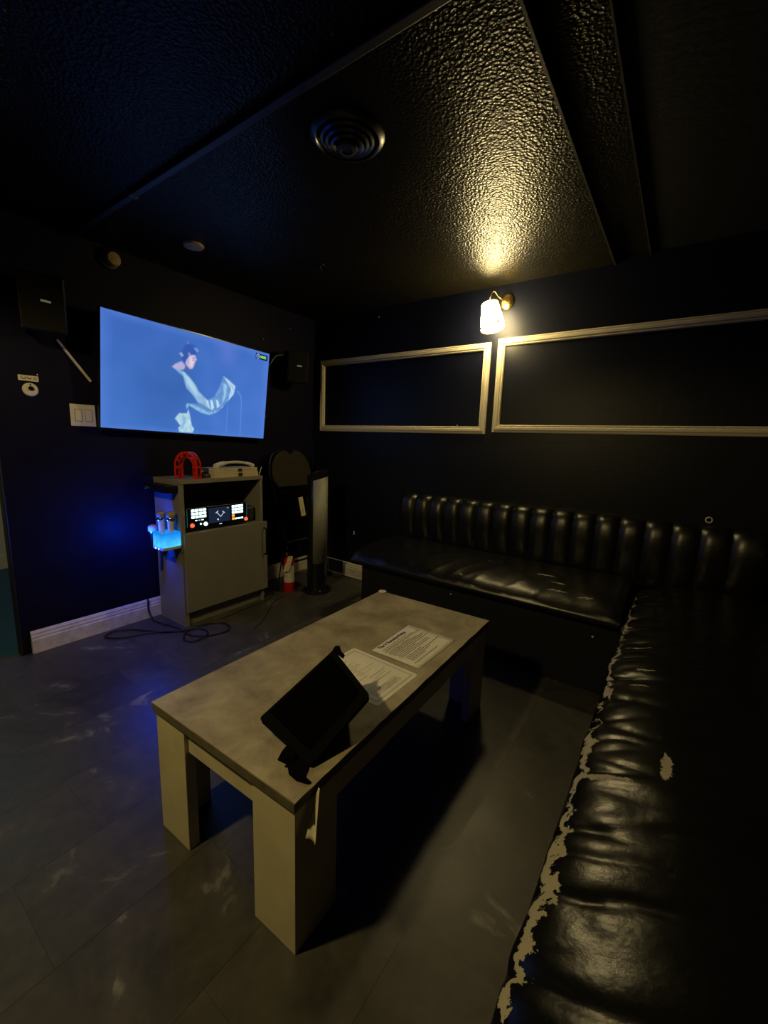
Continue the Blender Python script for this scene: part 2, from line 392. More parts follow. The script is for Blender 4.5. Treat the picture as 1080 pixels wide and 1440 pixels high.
def profile_run(name, p0, p1, outn, prof, m):
    """extrude a (depth, height) profile along p0->p1 ; outn = outward direction from the wall"""
    p0, p1, outn = Vector(p0), Vector(p1), Vector(outn); b = MB(); n = len(prof)
    vs = [p+outn*d+Vector((0, 0, h)) for p in (p0, p1) for d, h in prof]
    fs = [(i, (i+1) % n, n+(i+1) % n, n+i) for i in range(n)]+[tuple(range(n))[::-1], tuple(range(n, 2*n))]
    b.add(vs, fs); return struct(b.build(name, m))
BP = [(0, 0), (.020, 0), (.020, .078), (.016, .084), (.017, .094), (.012, .106), (.013, .114), (.006, .126), (0, .128)]
profile_run('baseboard_left', (0, -2.225, 0), (0, 0, 0), (1, 0, 0), BP, M['base'])
profile_run('baseboard_back', (0.02, 0, 0), (1.07, 0, 0), (0, -1, 0), BP, M['base'])
struct(MB().box(.10, .40, -.024, -.018, .012, .128).build('trim_6', mat('dark_painted_baseboard_patch', (.045, .045, .05), .6)))

# panel mouldings on back wall
def moulding(name, x0, x1, z0, z1):
    pr = [(0, 0), (0, .012), (.006, .017), (.012, .013), (.020, .022), (.034, .022), (.040, .013), (.047, .016), (.052, .008), (.052, 0)]
    b = MB(); n = len(pr); vs = []
    for cx, cz, sx, sz in ((x0, z0, 1, 1), (x1, z0, -1, 1), (x1, z1, -1, -1), (x0, z1, 1, -1)):
        for d, h in pr: vs.append((cx+sx*d, -h, cz+sz*d))
    fs = [(k*n+i, k*n+(i+1) % n, ((k+1) % 4)*n+(i+1) % n, ((k+1) % 4)*n+i) for k in range(4) for i in range(n)]
    b.add(vs, fs); return struct(b.build(name, M['cream']))
moulding('trim_1', .085, 1.693, 1.320, 1.941)
moulding('trim_2', 1.743, 3.34, 1.333, 1.957)

# ------------------------------------------------------------------ coffee table
TH = .01994; TX, TY = 1.6275, -2.3387
TT = Matrix.Translation((TX, TY, 0)) @ Matrix.Rotation(TH, 4, 'Z')
W_, L_, ZT = .617, 1.231, .4394
t = thing('coffee_table', (TX+.3, TY+.6, 0), 'long low coffee table with concrete-look top and chunky off-white legs', 'table')
tb = MB()
# top with slightly ragged right edge
edge_pts = []
nE = 40
for i in range(nE+1):
    y = L_*i/nE
    j = (.004*noise.noise(Vector((y*14, 3, 0)))+.003*noise.noise(Vector((y*40, 7, 0)))) if 0 < i < nE else 0
    edge_pts.append((W_-abs(j)*1.0, y))
poly = [(0, 0)]+edge_pts+[(0, L_)]
tb.prism(poly, ZT-.004, ZT, TT)
top = tb.build('tabletop', M['top'], t)
MB().box(0.001, W_-.003, 0.001, L_-.001, ZT-.031, ZT-.004, TT).build('edge_band', M['edge'], top, bevel=.001)
LG, th = .150, .034
for sx in (0, 1):
    for sy in (0, 1):
        b = MB()
        x0, x1 = (.008, .008+LG) if sx == 0 else (W_-.008-LG, W_-.008)
        y0, y1 = (.008, .008+LG) if sy == 0 else (L_-.008-LG, L_-.008)
        yy = (y0, y0+th) if sy == 0 else (y1-th, y1)
        xx = (x0, x0+th) if sx == 0 else (x1-th, x1)
        xi = (x0, x1)
        if sx == 0: pl_ = [(xx[0], y0), (x1, y0), (x1, y0+th), (xx[1], y0+th), (xx[1], y1), (xx[0], y1)]
        else: pl_ = [(x0, y0), (x1, y0), (x1, y1), (xx[0], y1), (xx[0], y0+th), (x0, y0+th)]
        if sy == 1:
            pl_ = [(p[0], y0+y1-p[1]) for p in pl_][::-1]
        b.prism(pl_, 0, ZT-.031, TT)
        b.build('leg', M['legw'], t, bevel=.0015)
ap = ZT-.031
MB().box(.008+LG+.0005, W_-.008-LG-.0005, .020, .038, ap-.078, ap, TT).build('apron', M['legw'], t, bevel=.001)
MB().box(.008+LG+.0005, W_-.008-LG-.0005, L_-.038, L_-.020, ap-.078, ap, TT).build('apron', M['legw'], t, bevel=.001)
MB().box(.012, .030, .008+LG+.0005, L_-.008-LG-.0005, ap-.078, ap, TT).build('apron', M['legw'], t, bevel=.001)
MB().box(W_-.030, W_-.012, .008+LG+.0005, L_-.008-LG-.0005, ap-.078, ap, TT).build('apron', M['legw'], t, bevel=.001)
# peeled edge strip hanging at the near right corner
def peel(u, v):
    w = .004+.026*u
    return Vector((W_+.008+.022*u+(v-.5)*w, .070-.052*u+.006*math.sin(v*PI)*u, ZT-.008-.086*u+.004*math.sin(u*5)))
b = MB(); b.grid(peel, 12, 4, TT); pe = b.build('peeled_edge_strip', mat('peeled_cream_laminate', (.62, .58, .42), .6, var=.25, vscale=40), t, smooth=True, solid=.0012)
pe['label'] = 'cream strip of edge laminate peeled off and hanging down'

# papers
def sheet(name, corners, m, curl, z, parent=None, thick=.0006, nu=10, nv=8):
    A, B_, C_, D_ = [Vector((*c, 0)) for c in corners]
    def fn(u, v):
        p = A*(1-u)*(1-v)+B_*u*(1-v)+C_*u*v+D_*(1-u)*v
        return Vector((p.x, p.y, z+curl(u, v)))
    b = MB(); b.grid(fn, nu, nv); return b.build(name, m, parent, smooth=True, solid=thick)
# corners: u along +x (page height), v along y
pc = [(1.964, -1.666), (2.177, -1.667), (2.183, -1.374), (1.954, -1.377)]
PT = thing('printed_policy_sheet', (2.07, -1.52, ZT), 'white printed policy sheet with bold title, farther of the two papers on table', 'paper')
cz = lambda u, v: .0016+.006*max(0, (.25-v))*4*(u*(1-u))*1.0
sheet('page', pc, M['paper'], cz, ZT, PT)
def on_page(u, v, lift=.0012):
    A, B_, C_, D_ = [Vector((*c, 0)) for c in pc]
    p = A*(1-u)*(1-v)+B_*u*(1-v)+C_*u*v+D_*(1-u)*v
    return Vector((p.x, p.y, ZT+cz(u, v)+lift))
o_ = on_page(.085, .42); Tt = frame(o_, Vector((0, 1, 0)), Vector((-1, 0, 0)), Vector((0, 0, 1)))
text_mesh('title_lettering', 'The V Karaoke Policy', .0215, Tt, M['ink'], PT, bold=True)
b = MB(); rows = [(.17,.05,.68),(.215,.07,.80),(.25,.05,.93),(.30,.07,.62),(.335,.05,.75),(.37,.05,.90),(.405,.07,.83),(.45,.05,.93),(.49,.1,.55),(.53,.07,.80),(.575,.07,.82),(.64,.12,.5),(.68,.12,.93),(.725,.12,.62),(.765,.12,.45),(.85,.08,.68)]
random.seed(3)
def dashes(b, at, u, a, c, hu, wmin=.015, wmax=.05):
    v = a
    while v < c:
        w = random.uniform(wmin, wmax); e = min(v+w, c)
        ps = [at(u, v), at(u+hu, v), at(u+hu, e), at(u, e)]
        b.add(ps, [(0, 1, 2, 3)]); v = e+.013
for u, a, c in rows: dashes(b, on_page, u, a, c, .014)
b.build('text_lines', M['ink'], PT)
# menu (laminated, ornate border) : u along x 0..1, v along y
mc = [(1.890, -1.925), (2.187, -1.932), (2.194, -1.701), (1.896, -1.692)]
MT = thing('laminated_song_menu', (2.04, -1.81, ZT), 'cream laminated menu card with thin double border, partly under the black tablet', 'menu')
def on_menu(u, v, lift=.0):
    A, B_, C_, D_ = [Vector((*c, 0)) for c in mc]
    p = A*(1-u)*(1-v)+B_*u*(1-v)+C_*u*v+D_*(1-u)*v
    return Vector((p.x, p.y, ZT+lift))
b = MB(); out = []
for cu_, cv_, a0 in ((.04, .05, PI), (.96, .05, 1.5*PI), (.96, .95, 0), (.04, .95, .5*PI)):
    for k in range(5):
        a = a0+k*PI/8; out.append(on_menu(cu_+.04*math.cos(a), cv_+.05*math.sin(a), .0002))
n = len(out); b.add(out+[p+Vector((0, 0, .0009)) for p in out], [tuple(range(n))[::-1], tuple(range(n, 2*n))]+[(i, (i+1) % n, n+(i+1) % n, n+i) for i in range(n)])
b.build('card', M['paper'], MT)
b = MB()
def line(u0, v0, u1, v1, w, lift=.0014):
    p, q = on_menu(u0, v0, lift), on_menu(u1, v1, lift); d = (q-p).normalized(); s = Vector((-d.y, d.x, 0))*w/2
    b.add([p-s, q-s, q+s, p+s], [(0, 1, 2, 3)])
for ins, w in ((.05, .0015), (.065, .0007)):
    i2 = ins*1.3
    line(ins, i2, 1-ins, i2, w); line(1-ins, i2, 1-ins, 1-i2, w); line(1-ins, 1-i2, ins, 1-i2, w); line(ins, 1-i2, ins, i2, w)
b.build('border', M['ink'], MT)
b = MB(); at = lambda u, v: on_menu(u, v, .0014)
for u in (.15, .70, .60): dashes(b, at, u, .45 if u > .5 else .12, .82 if u > .5 else .6, .012, .2, .3)
for i in range(22):
    u = .2+i*.032
    if abs(u-.60) < .02 or abs(u-.70) < .02: continue
    a = random.uniform(.12, .5); dashes(b, at, u, a, a+random.uniform(.15, .38), .009, .03, .1)
for i in range(6): dashes(b, at, .80+i*.018, .15, .75, .007, .1, .2)
b.build('text_lines', M['inkgrey'], MT)

# black tablet leaning on its stand
B0 = Vector((2.201, -2.236, .448)); R0 = Vector((2.227, -2.03, .545)); T0 = Vector((2.050, -1.985, .605)); L0 = Vector((2.020, -2.245, .505))
TB = thing('song_tablet', (2.12, -2.12, ZT), 'thick black tablet propped at a slant on stubby feet on the table, screen dark', 'tablet')
nrm = (R0-B0).cross(L0-B0).normalized()
if nrm.z < 0: nrm = -nrm
def tp(u, v, d=0):   # u from B->R side, v from B->L
    p = B0*(1-u)*(1-v)+R0*u*(1-v)+T0*u*v+L0*(1-u)*v
    if d < -.006: d = -(.006+(-d-.006)*min(1, u+v))
    return p+nrm*d
# case with rounded corners
def rrect(u0, u1, v0, v1, r, d, k=4):
    pts = []
    for cu_, cv_, a0 in ((u0+r, v0+r, PI), (u1-r, v0+r, 1.5*PI), (u1-r, v1-r, 0), (u0+r, v1-r, .5*PI)):
        for i in range(k+1):
            a = a0+i*PI/2/k; pts.append(tp(cu_+r*math.cos(a), cv_+r*math.sin(a), d))
    return pts
b = MB(); lo = rrect(0, 1, 0, 1, .035, -.030); hi = rrect(0, 1, 0, 1, .035, 0); n = len(lo)
b.add(lo+hi, [tuple(range(n))[::-1], tuple(range(n, 2*n))]+[(i, (i+1) % n, n+(i+1) % n, n+i) for i in range(n)])
b.build('case', M['blackmatte'], TB, bevel=.004)
b = MB(); ring = [rrect(0.0, 1, .0, 1, .035, .0005), rrect(.10, .93, .13, .96, .03, .0035)]
# raised bezel ramp
vs = ring[0]+ring[1]; b.add(vs, [(i, (i+1) % n, n+(i+1) % n, n+i) for i in range(n)])
b.build('bezel', mat('tablet_bezel', (.0035, .0035, .003), .8, spec=.05), TB)
b = MB(); r2 = rrect(.10, .93, .13, .96, .03, .0034); b.add(r2, [tuple(range(n))]); b.build('screen', mat('dark_tablet_glass', (.0004, .0004, .0004), .7, spec=.02), TB)
# rubber corner feet / straps
def hull(pts, name):
    bm = bmesh.new(); [bm.verts.new(p) for p in pts]; bmesh.ops.convex_hull(bm, input=bm.verts)
    bmesh.ops.delete(bm, geom=[v for v in bm.verts if not v.link_faces], context='VERTS')
    bm.verts.index_update(); b = MB(); b.add([v.co.copy() for v in bm.verts], [tuple(v.index for v in f_.verts) for f_ in bm.faces]); bm.free()
    b.build(name, M['blackmatte'], TB, bevel=.002)
zl = ZT+.001
hull([tp(.02, .42, -.004), tp(.02, .42, -.012), tp(.01, .06, -.002), tp(.03, .1, -.012), Vector((2.158, -2.272, zl+.012)), Vector((2.172, -2.280, zl)), Vector((2.205, -2.283, zl)), Vector((2.214, -2.262, zl)), Vector((2.190, -2.235, zl)), Vector((2.150, -2.235, zl+.02))], 'rubber_foot')
hull([Vector((2.196, -2.284, zl)), Vector((2.203, -2.268, zl)), Vector((2.232, -2.272, zl)), Vector((2.236, -2.262, zl)), Vector((2.205, -2.275, zl+.010)), Vector((2.230, -2.268, zl+.008)), Vector((2.205, -2.262, zl+.006))], 'rubber_flap')
hull([Vector((2.125, -2.262, zl+.028)), Vector((2.135, -2.285, zl+.024)), Vector((2.168, -2.268, zl+.010)), Vector((2.165, -2.25, zl+.03)), tp(.02, .45, -.004), tp(.02, .35, -.010)], 'rubber_flap')
hull([tp(.96, 1.0, 0), tp(1.04, 1.03, .004), tp(1.09, .99, -.004), tp(1.07, .90, -.012), tp(1.02, .97, -.020), tp(.95, 1.0, -.018), tp(1.0, .86, .001)], 'rubber_corner')
hull([tp(1.0, .90, .001), tp(1.06, .88, .001), tp(1.07, .78, -.002), tp(1.02, .74, .001), tp(1.02, .84, -.012)], 'rubber_flap')
# solid wedge stand filling the space beneath
b = MB(); up_ = [tp(u_, v_, -.0305) for u_, v_ in ((.10, .10), (.97, .02), (.97, .80), (.14, .80))]
dn_ = [Vector((*p, ZT+.0008)) for p in ((2.130, -2.190), (2.070, -1.945), (1.93, -1.86), (1.99, -2.17))]
b.add(up_+dn_, [(0, 1, 2, 3), (4, 7, 6, 5), (0, 4, 5, 1), (1, 5, 6, 2), (2, 6, 7, 3), (3, 7, 4, 0)])
b.build('wedge_stand', M['blackmatte'], TB)

# little round cream lid on far left corner of the table
MB().lathe([(0, 0), (.019, 0), (.021, .002), (.021, .007), (.018, .009), (.010, .0085), (.009, .006), (0, .006)], 28, Matrix.Translation((1.627, -1.122, ZT+.0005))).build('plastic_lid', M['ivory'], smooth=True)
tag(bpy.data.objects['plastic_lid'], 'small round cream plastic lid on the far left corner of the table', 'lid')

# ------------------------------------------------------------------ benches
def seat_profile():
    # (distance from back edge 0..1 .. depth, z) in metres ; d measured from wall side
    return None
def prof_at(prof, v):
    s_ = v*(len(prof)-1); i = min(int(s_), len(prof)-2); t = s_-i
    a, b2, c, d = prof[max(i-1, 0)], prof[i], prof[i+1], prof[min(i+2, len(prof)-1)]
    return [.5*((2*b2[k])+(-a[k]+c[k])*t+(2*a[k]-5*b2[k]+4*c[k]-d[k])*t*t+(-a[k]+3*b2[k]-3*c[k]+d[k])*t**3) for k in (0, 1)]
def seat_back(u, v):
    """back bench seat; u along x, v around profile"""
    x = 1.05+(2.715-1.05)*u
    prof = [(-.10, .36), (-.10, .47), (-.12, .50), (-.27, .516), (-.42, .514), (-.54, .500), (-.63, .472), (-.685, .435), (-.695, .405), (-.67, .385), (-.60, .38)]
    y, z = prof_at(prof, v)
    e = min(u, 1-u)*(2.715-1.05)      # distance from an end
    k = 1-max(0, (.05-e)/.05)**2*.10
    z = .38+(z-.38)*k if z > .38 else z
    if z > .43:
        wr = noise.noise(Vector((x*9+y*5, y*3, 1.3)))
        w = math.exp(-((x-1.9)/.55)**2)
        front = max(0, min(1, (-y-.2)/.3))
        cr = (1-abs(noise.noise(Vector((x*7-y*4, y*2.2, 5)))))**6
        z += .006*wr+.006*cr*w*(.3+front*.7)-.010*math.sin(PI*min(1, max(0, (-y-.15)/.5)))*math.sin(PI*u)
        y += .006*noise.noise(Vector((x*6, z*8, 2)))
    return Vector((x, y, z))
bb = thing('booth_bench', (1.88, -.35, 0), 'black vinyl booth bench along the back wall under the framed panels', 'bench')
def closed_sweep(fn, nu, nv):
    b = MB(); b.grid(fn, nu, nv); m = nv+1
    b.f.append(tuple(range(m))); b.f.append(tuple(nu*m+j for j in range(m))[::-1]); b.f += [(i*m, i*m+nv, (i+1)*m+nv, (i+1)*m) for i in range(nu)]
    return b
closed_sweep(seat_back, 150, 60).build('seat', M['leather_back'], bb, smooth=True)
MB().box(1.10, 2.765, -.63, -.005, 0, .375).build('base', M['kick'], bb, bevel=.004)

def channel_back(a, b_, seams, horiz, const, inward, name, parent, z0=.47, z1=.85, m=None):
    """a,b_ coordinates along the run; seams = list of run coordinates; const = wall coordinate; inward = unit outward normal"""
    prof = [(.100, z0), (.108, z0+.05), (.122, z0+.12), (.131, z0+.19), (.133, z0+.24), (.130, z0+.28), (.123, z0+.315), (.113, z0+.342), (.098, z0+.362), (.078, z0+.374), (.05, z1), (.006, z1-.004), (.006, z0)]
    mb = MB(); nper = 14; P = len(prof); cols = []
    for k in range(len(seams)-1):
        s0, s1 = seams[k], seams[k+1]
        for i in range(nper+(1 if k == len(seams)-2 else 0)):
            cols.append((s0+(s1-s0)*i/nper, i/nper, s1-s0, k))
    vs = []
    for s, tt, w, k in cols:
        bulge = (1-abs(2*tt-1)**3.0)
        for j, (d, z) in enumerate(prof):
            if j >= P-2: dd, zz = d, z
            else:
                hb = .35+.65*min(1, max(0, (z-z0)/(z1-z0)/.75))
                if j >= 9: hb *= .75
                dd = d-.022*(1-bulge)*hb+.004*noise.noise(Vector((s*8, z*9, k)))
                zz = z-.010*(1-bulge) if z > z1-.09 else z
            p = Vector((0, 0, zz))
            if horiz: p.x = s; p.y = const+inward*dd
            else: p.y = s; p.x = const+inward*dd
            vs.append(p)
    n = len(cols)
    fs = [(i*P+j, i*P+(j+1) % P, (i+1)*P+(j+1) % P, (i+1)*P+j) for i in range(n-1) for j in range(P)]
    fs += [tuple(range(P)), tuple((n-1)*P+j for j in range(P))[::-1]]
    mb.add(vs, fs); return mb.build(name, m or M['leather'], parent, smooth=True)
seams = [1.065+(2.995-1.065)*k/15 for k in range(16)]+[3.13, 3.285]
channel_back(0, 0, seams, True, 0, -1, 'backrest', bb)
bb.children
# side bench
sb = thing('booth_bench', (3.05, -1.8, 0), 'black vinyl booth bench along right wall, front edge torn to pale backing', 'bench')
def seat_side(u, v):
    y = -.118+(-3.40+.118)*u
    prof = [(3.32, .36), (3.32, .48), (3.30, .508), (3.18, .522), (3.04, .524), (2.92, .514), (2.825, .492), (2.757, .463), (2.732, .435), (2.735, .405), (2.76, .385), (2.82, .38)]
    x, z = prof_at(prof, v)
    e = u*3.28; k = 1-max(0, (.07-e)/.07)**2*.22
    if z > .38: z = .38+(z-.38)*k
    if z > .42:
        q = max(0, min(1, (3.15-x)/.3))*max(.15, min(1, (y+2.75)/.6))
        ph = y*38+4*noise.noise(Vector((y*2.2, x*3, 0)))
        amp = .5+.9*max(0, noise.noise(Vector((y*2.6, 9, 0)))+.3)
        pk = (1-abs(math.sin(ph/2)))**3
        z -= (.007*pk*amp+.005*(1-abs(noise.noise(Vector((x*5, y*10, 3)))))**8)*q
        z += .010*noise.noise(Vector((x*4, y*4.5, 1)))*(.4+.6*q)
        x -= .010*noise.noise(Vector((y*7, z*6, 2)))*(1 if x < 2.9 else 0)-.008*pk*amp*(1 if x < 2.84 else 0)
    return Vector((x, y, z))
closed_sweep(seat_side, 420, 44).build('seat', M['leather_side'], sb, smooth=True)
MB().box(2.79, XR-.005, -3.40, -.64, 0, .375).build('base', M['kick'], sb, bevel=.004)
seams2 = [-.15-(3.24)*k/25 for k in range(26)]
channel_back(0, 0, seams2, False, XR, -1, 'backrest', sb)

# ------------------------------------------------------------------ wall sconce
sc = thing('wall_sconce', (1.778, -.001, 2.10), 'lit brass wall sconce with white tapered glass shade above the framed panels', 'wall lamp')
MB().lathe([(0, 0), (.048, 0), (.050, .006), (.044, .014), (.022, .020), (0, .022)], 32, axis((1.778, -.002, 2.188), (0, -1, 0))).build('backplate', M['brass'], sc, smooth=True)
MB().tube(catmull([(1.778, -.02, 2.19), (1.775, -.06, 2.185), (1.755, -.10, 2.200), (1.738, -.125, 2.225), (1.722, -.132, 2.215), (1.715, -.132, 2.185), (1.713, -.132, 2.16)], 8), .0035, 8).build('gooseneck', M['brass'], sc, smooth=True)
ax0 = Vector((1.713, -.132, 2.152)); ax1 = Vector((1.752, -.150, 1.998)); axd = (ax1-ax0); ln = axd.length
TS = axis(ax0, axd)
MB().lathe([(.052, 0), (.058, .03), (.066, ln*.5), (.074, ln*.85), (.076, ln), (.0735, ln), (.0715, ln*.85), (.0635, ln*.5), (.0555, .03), (.0495, .001), (.0495, 0)], 40, TS, cap=False).build('shade', M['shade'], sc, smooth=True)
MB().lathe([(.0, .014), (.0490, .014), (.0490, .017), (0, .017)], 32, TS).build('shade_cap', emi('warm_cap_glow', (1, .72, .3), 2.2), sc)
MB().lathe([(.0530, -.003), (.0545, -.003), (.0555, .004), (.0530, .004), (.0530, -.003)], 40, TS, cap=False).build('rim_ring', M['brass'], sc)
MB().lathe([(.0765, ln-.004), (.0785, ln-.004), (.0785, ln+.004), (.0765, ln+.004), (.0765, ln-.004)], 40, TS, cap=False).build('rim_ring', M['brass'], sc)
MB().lathe([(0, -.012), (.012, -.012), (.013, .0), (.014, .026), (0, .026)], 20, TS).build('socket', M['brass'], sc, smooth=True)
MB().tube([(1.80, -.022, 2.165), (1.812, -.035, 2.16), (1.806, -.04, 2.14)], .003, 6).build('switch_key', M['brass'], sc)

# ------------------------------------------------------------------ television
TVN = Vector((.99541, .00843, -.09535)); TVU = Vector((-.01139, .99947, -.03059)); TVW = Vector((.09505, .03154, .99497))
TVC = Vector((.0960, -1.2210, 1.5753)); TVT = frame(TVC, TVU, TVW, TVN)
tv = thing('television', (.05, -1.221, 1.24), 'large flat television on the left wall showing a blue picture of a singer', 'television')
HW, HH = .595, .338
MB().box(-HW, HW, -HH, HH, -.030, .0, TVT).box(-.42, .42, -.30, .12, -.05, -.03, TVT).build('casing', M['black'], tv, bevel=.004)
bz = MB()
bz.box(-HW, HW, HH-.005, HH, 0, .003, TVT).box(-HW, HW, -HH, -HH+.014, 0, .003, TVT).box(-HW, -HW+.005, -HH, HH, 0, .003, TVT).box(HW-.005, HW, -HH, HH, 0, .003, TVT)
bz.build('bezel', M['blackgloss'], tv)
text_mesh('maker_mark', '\u2014\u2014', .012, TVT @ Matrix.Translation((0, -HH+.007, .004)), M['inkgrey'], tv)
def screen_mat():
    m = bpy.data.materials.new('blue_screen_picture'); m.use_nodes = True; nt = m.node_tree; nt.nodes.clear(); L = nt.links.new
    e = N(nt, 'ShaderNodeEmission'); o = N(nt, 'ShaderNodeOutputMaterial'); at = nt.nodes.new('ShaderNodeAttribute'); at.attribute_name = 'pic'
    L(at.outputs['Color'], e.inputs['Color']); e.inputs['Strength'].default_value = 1; L(e.outputs[0], o.inputs[0]); return m
SM = screen_mat()
def s2l(c): return tuple(((x/255)/12.92 if x/255 < .04045 else ((x/255+.055)/1.055)**2.4) for x in c)
def lerp(a, b, t): return tuple(x*(1-t)+y*t for x, y in zip(a, b))
def sky(u, w):   # screen colour (linear) at local coords
    s = (u+HW)/(2*HW); h = (w+HH)/(2*HH)
    c = lerp((70, 118, 200), (62, 104, 186), min(1, h)); 
    c = lerp(c, (72, 118, 205), s*.7)
    blob = math.exp(-((u+.20)/.20)**2-((w+.05)/.25)**2); c = lerp(c, (56, 98, 172), .8*blob)
    ev = max(0, (abs(u)-.52)/.08, (abs(w)-.29)/.05); c = lerp(c, (92, 132, 222), min(1, ev)*.55)
    c = tuple(x+5*noise.noise(Vector((u*7, w*7, 0))) for x in c)
    return s2l(c)
def colored_mesh(name, vs, fs, cols, parent):
    off = root_loc(parent); me = bpy.data.meshes.new(name); me.from_pydata([tuple(v-off) for v in vs], [], fs)
    ca = me.color_attributes.new('pic', 'FLOAT_COLOR', 'POINT')
    for i, c in enumerate(cols): ca.data[i].color = (*c, 1)
    me.materials.append(SM); o = bpy.data.objects.new(name, me); COL.objects.link(o); o.parent = parent; return o
PIC = [
 ('glow', [(.175,.322),(.243,.322),(.246,.215),(.2,.213)], (92,122,208), .05),
 ('stand', [(.24,-.086),(.247,-.085),(.249,-.289),(.239,-.29)], (86,130,222), .006),
 ('stand', [(.308,.011),(.327,.013),(.357,-.018),(.365,-.071),(.369,-.315),(.362,-.315),(.357,-.072),(.345,-.020)], (92,135,228), .004),
 ('hair', [(-.125,.182),(-.107,.228),(-.082,.262),(-.039,.258),(-.007,.245),(.003,.224),(-.028,.192),(-.059,.181),(-.081,.149),(-.096,.136),(-.116,.149)], (54,90,172), .012),
 ('face', [(-.082,.156),(-.06,.19),(-.024,.196),(-.018,.182),(-.010,.168),(-.021,.160),(-.022,.150),(-.027,.146),(-.026,.132),(-.032,.122),(-.042,.105),(-.06,.1),(-.08,.114),(-.09,.133)], (186,176,214), .006),
 ('cheek', [(-.06,.18),(-.035,.185),(-.028,.165),(-.034,.13),(-.046,.112),(-.062,.125)], (224,208,222), .012),
 ('ear', [(-.134,.187),(-.118,.194),(-.104,.176),(-.117,.166)], (150,170,215), .004),
 ('shine', [(-.038,.24),(-.015,.245),(.004,.228),(-.013,.215)], (110,150,220), .006),
 ('neck', [(-.178,.094),(-.16,.113),(-.116,.139),(-.086,.114),(-.099,.093),(-.121,.081),(-.159,.084)], (176,176,218), .007),
 ('under_sleeve', [(-.077,-.14),(-.067,-.124),(-.023,-.126),(.036,-.142),(.08,-.16),(.106,-.161),(.158,-.14),(.201,-.099),(.211,-.114),(.151,-.164),(.098,-.185),(.038,-.176),(-.013,-.155),(-.054,-.137),(-.069,-.161)], (136,184,224), .006),
 ('shade_sleeve', [(-.03,-.125),(.02,-.115),(.08,-.135),(.104,-.150),(.10,-.163),(.04,-.145)], (98,144,202), .012),
 ('upper_arm', [(-.17,.093),(-.132,.079),(-.098,.075),(-.054,.043),(-.012,.002),(.015,-.038),(.076,-.083),(.104,-.118),(.114,-.148),(.07,-.13),(.009,-.107),(-.033,-.06),(-.075,-.026),(-.085,-.002),(-.101,.046)], (146,188,224), .007),
 ('arm_light', [(-.10,.07),(-.06,.04),(-.02,-.005),(.005,-.05),(-.005,-.06),(-.045,-.02),(-.075,.02)], (176,214,234), .014),
 ('forearm', [(.135,-.052),(.167,.014),(.198,.097),(.236,.084),(.285,.056),(.301,.031),(.281,-.025),(.228,-.088),(.176,-.142),(.115,-.164),(.095,-.119),(.084,-.082)], (106,152,212), .007),
 ('cuff', [(.198,.097),(.246,.074),(.301,.043),(.29,-.015),(.246,-.069),(.257,-.012),(.264,.021),(.233,.056)], (178,212,240), .004),
 ('fold', [(.199,.051),(.23,.04),(.225,-.04),(.197,-.099),(.206,-.027)], (150,196,232), .006),
 ('fold', [(.102,-.08),(.119,-.082),(.135,-.13),(.114,-.152)], (190,222,240), .004),
 ('fold', [(.145,-.07),(.166,-.08),(.179,-.113),(.158,-.132)], (184,218,240), .004),
 ('fold', [(.067,-.077),(.087,-.09),(.103,-.146),(.08,-.121)], (186,220,240), .004),
 ('shirt', [(-.149,-.232),(-.123,-.196),(-.068,-.191),(-.057,-.163),(-.043,-.211),(-.029,-.27),(-.011,-.292),(-.022,-.318),(-.115,-.318),(-.124,-.293),(-.109,-.276)], (176,214,232), .005),
 ('shirt_shade', [(-.10,-.21),(-.07,-.215),(-.075,-.26),(-.10,-.30),(-.112,-.29),(-.095,-.25)], (140,184,220), .008)]
PIC += [('brow', [(-.045,.176),(-.028,.178),(-.026,.172),(-.044,.170)], (120,110,160), .003),
 ('eye', [(-.042,.163),(-.031,.165),(-.031,.159),(-.042,.158)], (96,92,150), .002),
 ('lip', [(-.034,.134),(-.026,.137),(-.027,.130),(-.034,.129)], (150,120,160), .002),
 ('jaw_shadow', [(-.090,.125),(-.075,.112),(-.060,.099),(-.068,.092),(-.092,.108)], (96,96,158), .005),
 ('hair_wisp', [(-.085,.262),(-.075,.272),(-.070,.262),(-.080,.252)], (96,136,206), .006),
 ('hair_wisp', [(-.075,.200),(-.062,.204),(-.058,.188),(-.072,.186)], (130,150,205), .005)]
def seg_d(px, py, ax, ay, bx, by):
    dx, dy = bx-ax, by-ay; t_ = max(0, min(1, ((px-ax)*dx+(py-ay)*dy)/(dx*dx+dy*dy+1e-12)))
    return math.hypot(px-ax-dx*t_, py-ay-dy*t_)
NU, NV = 340, 190
SU0, SU1, SW0, SW1 = -HW+.005, HW-.005, -HH+.014, HH-.005
px_ = [SU0+(SU1-SU0)*i/NU for i in range(NU+1)]; py_ = [SW0+(SW1-SW0)*j/NV for j in range(NV+1)]
cols = [list(sky(u, w)) for u in px_ for w in py_]
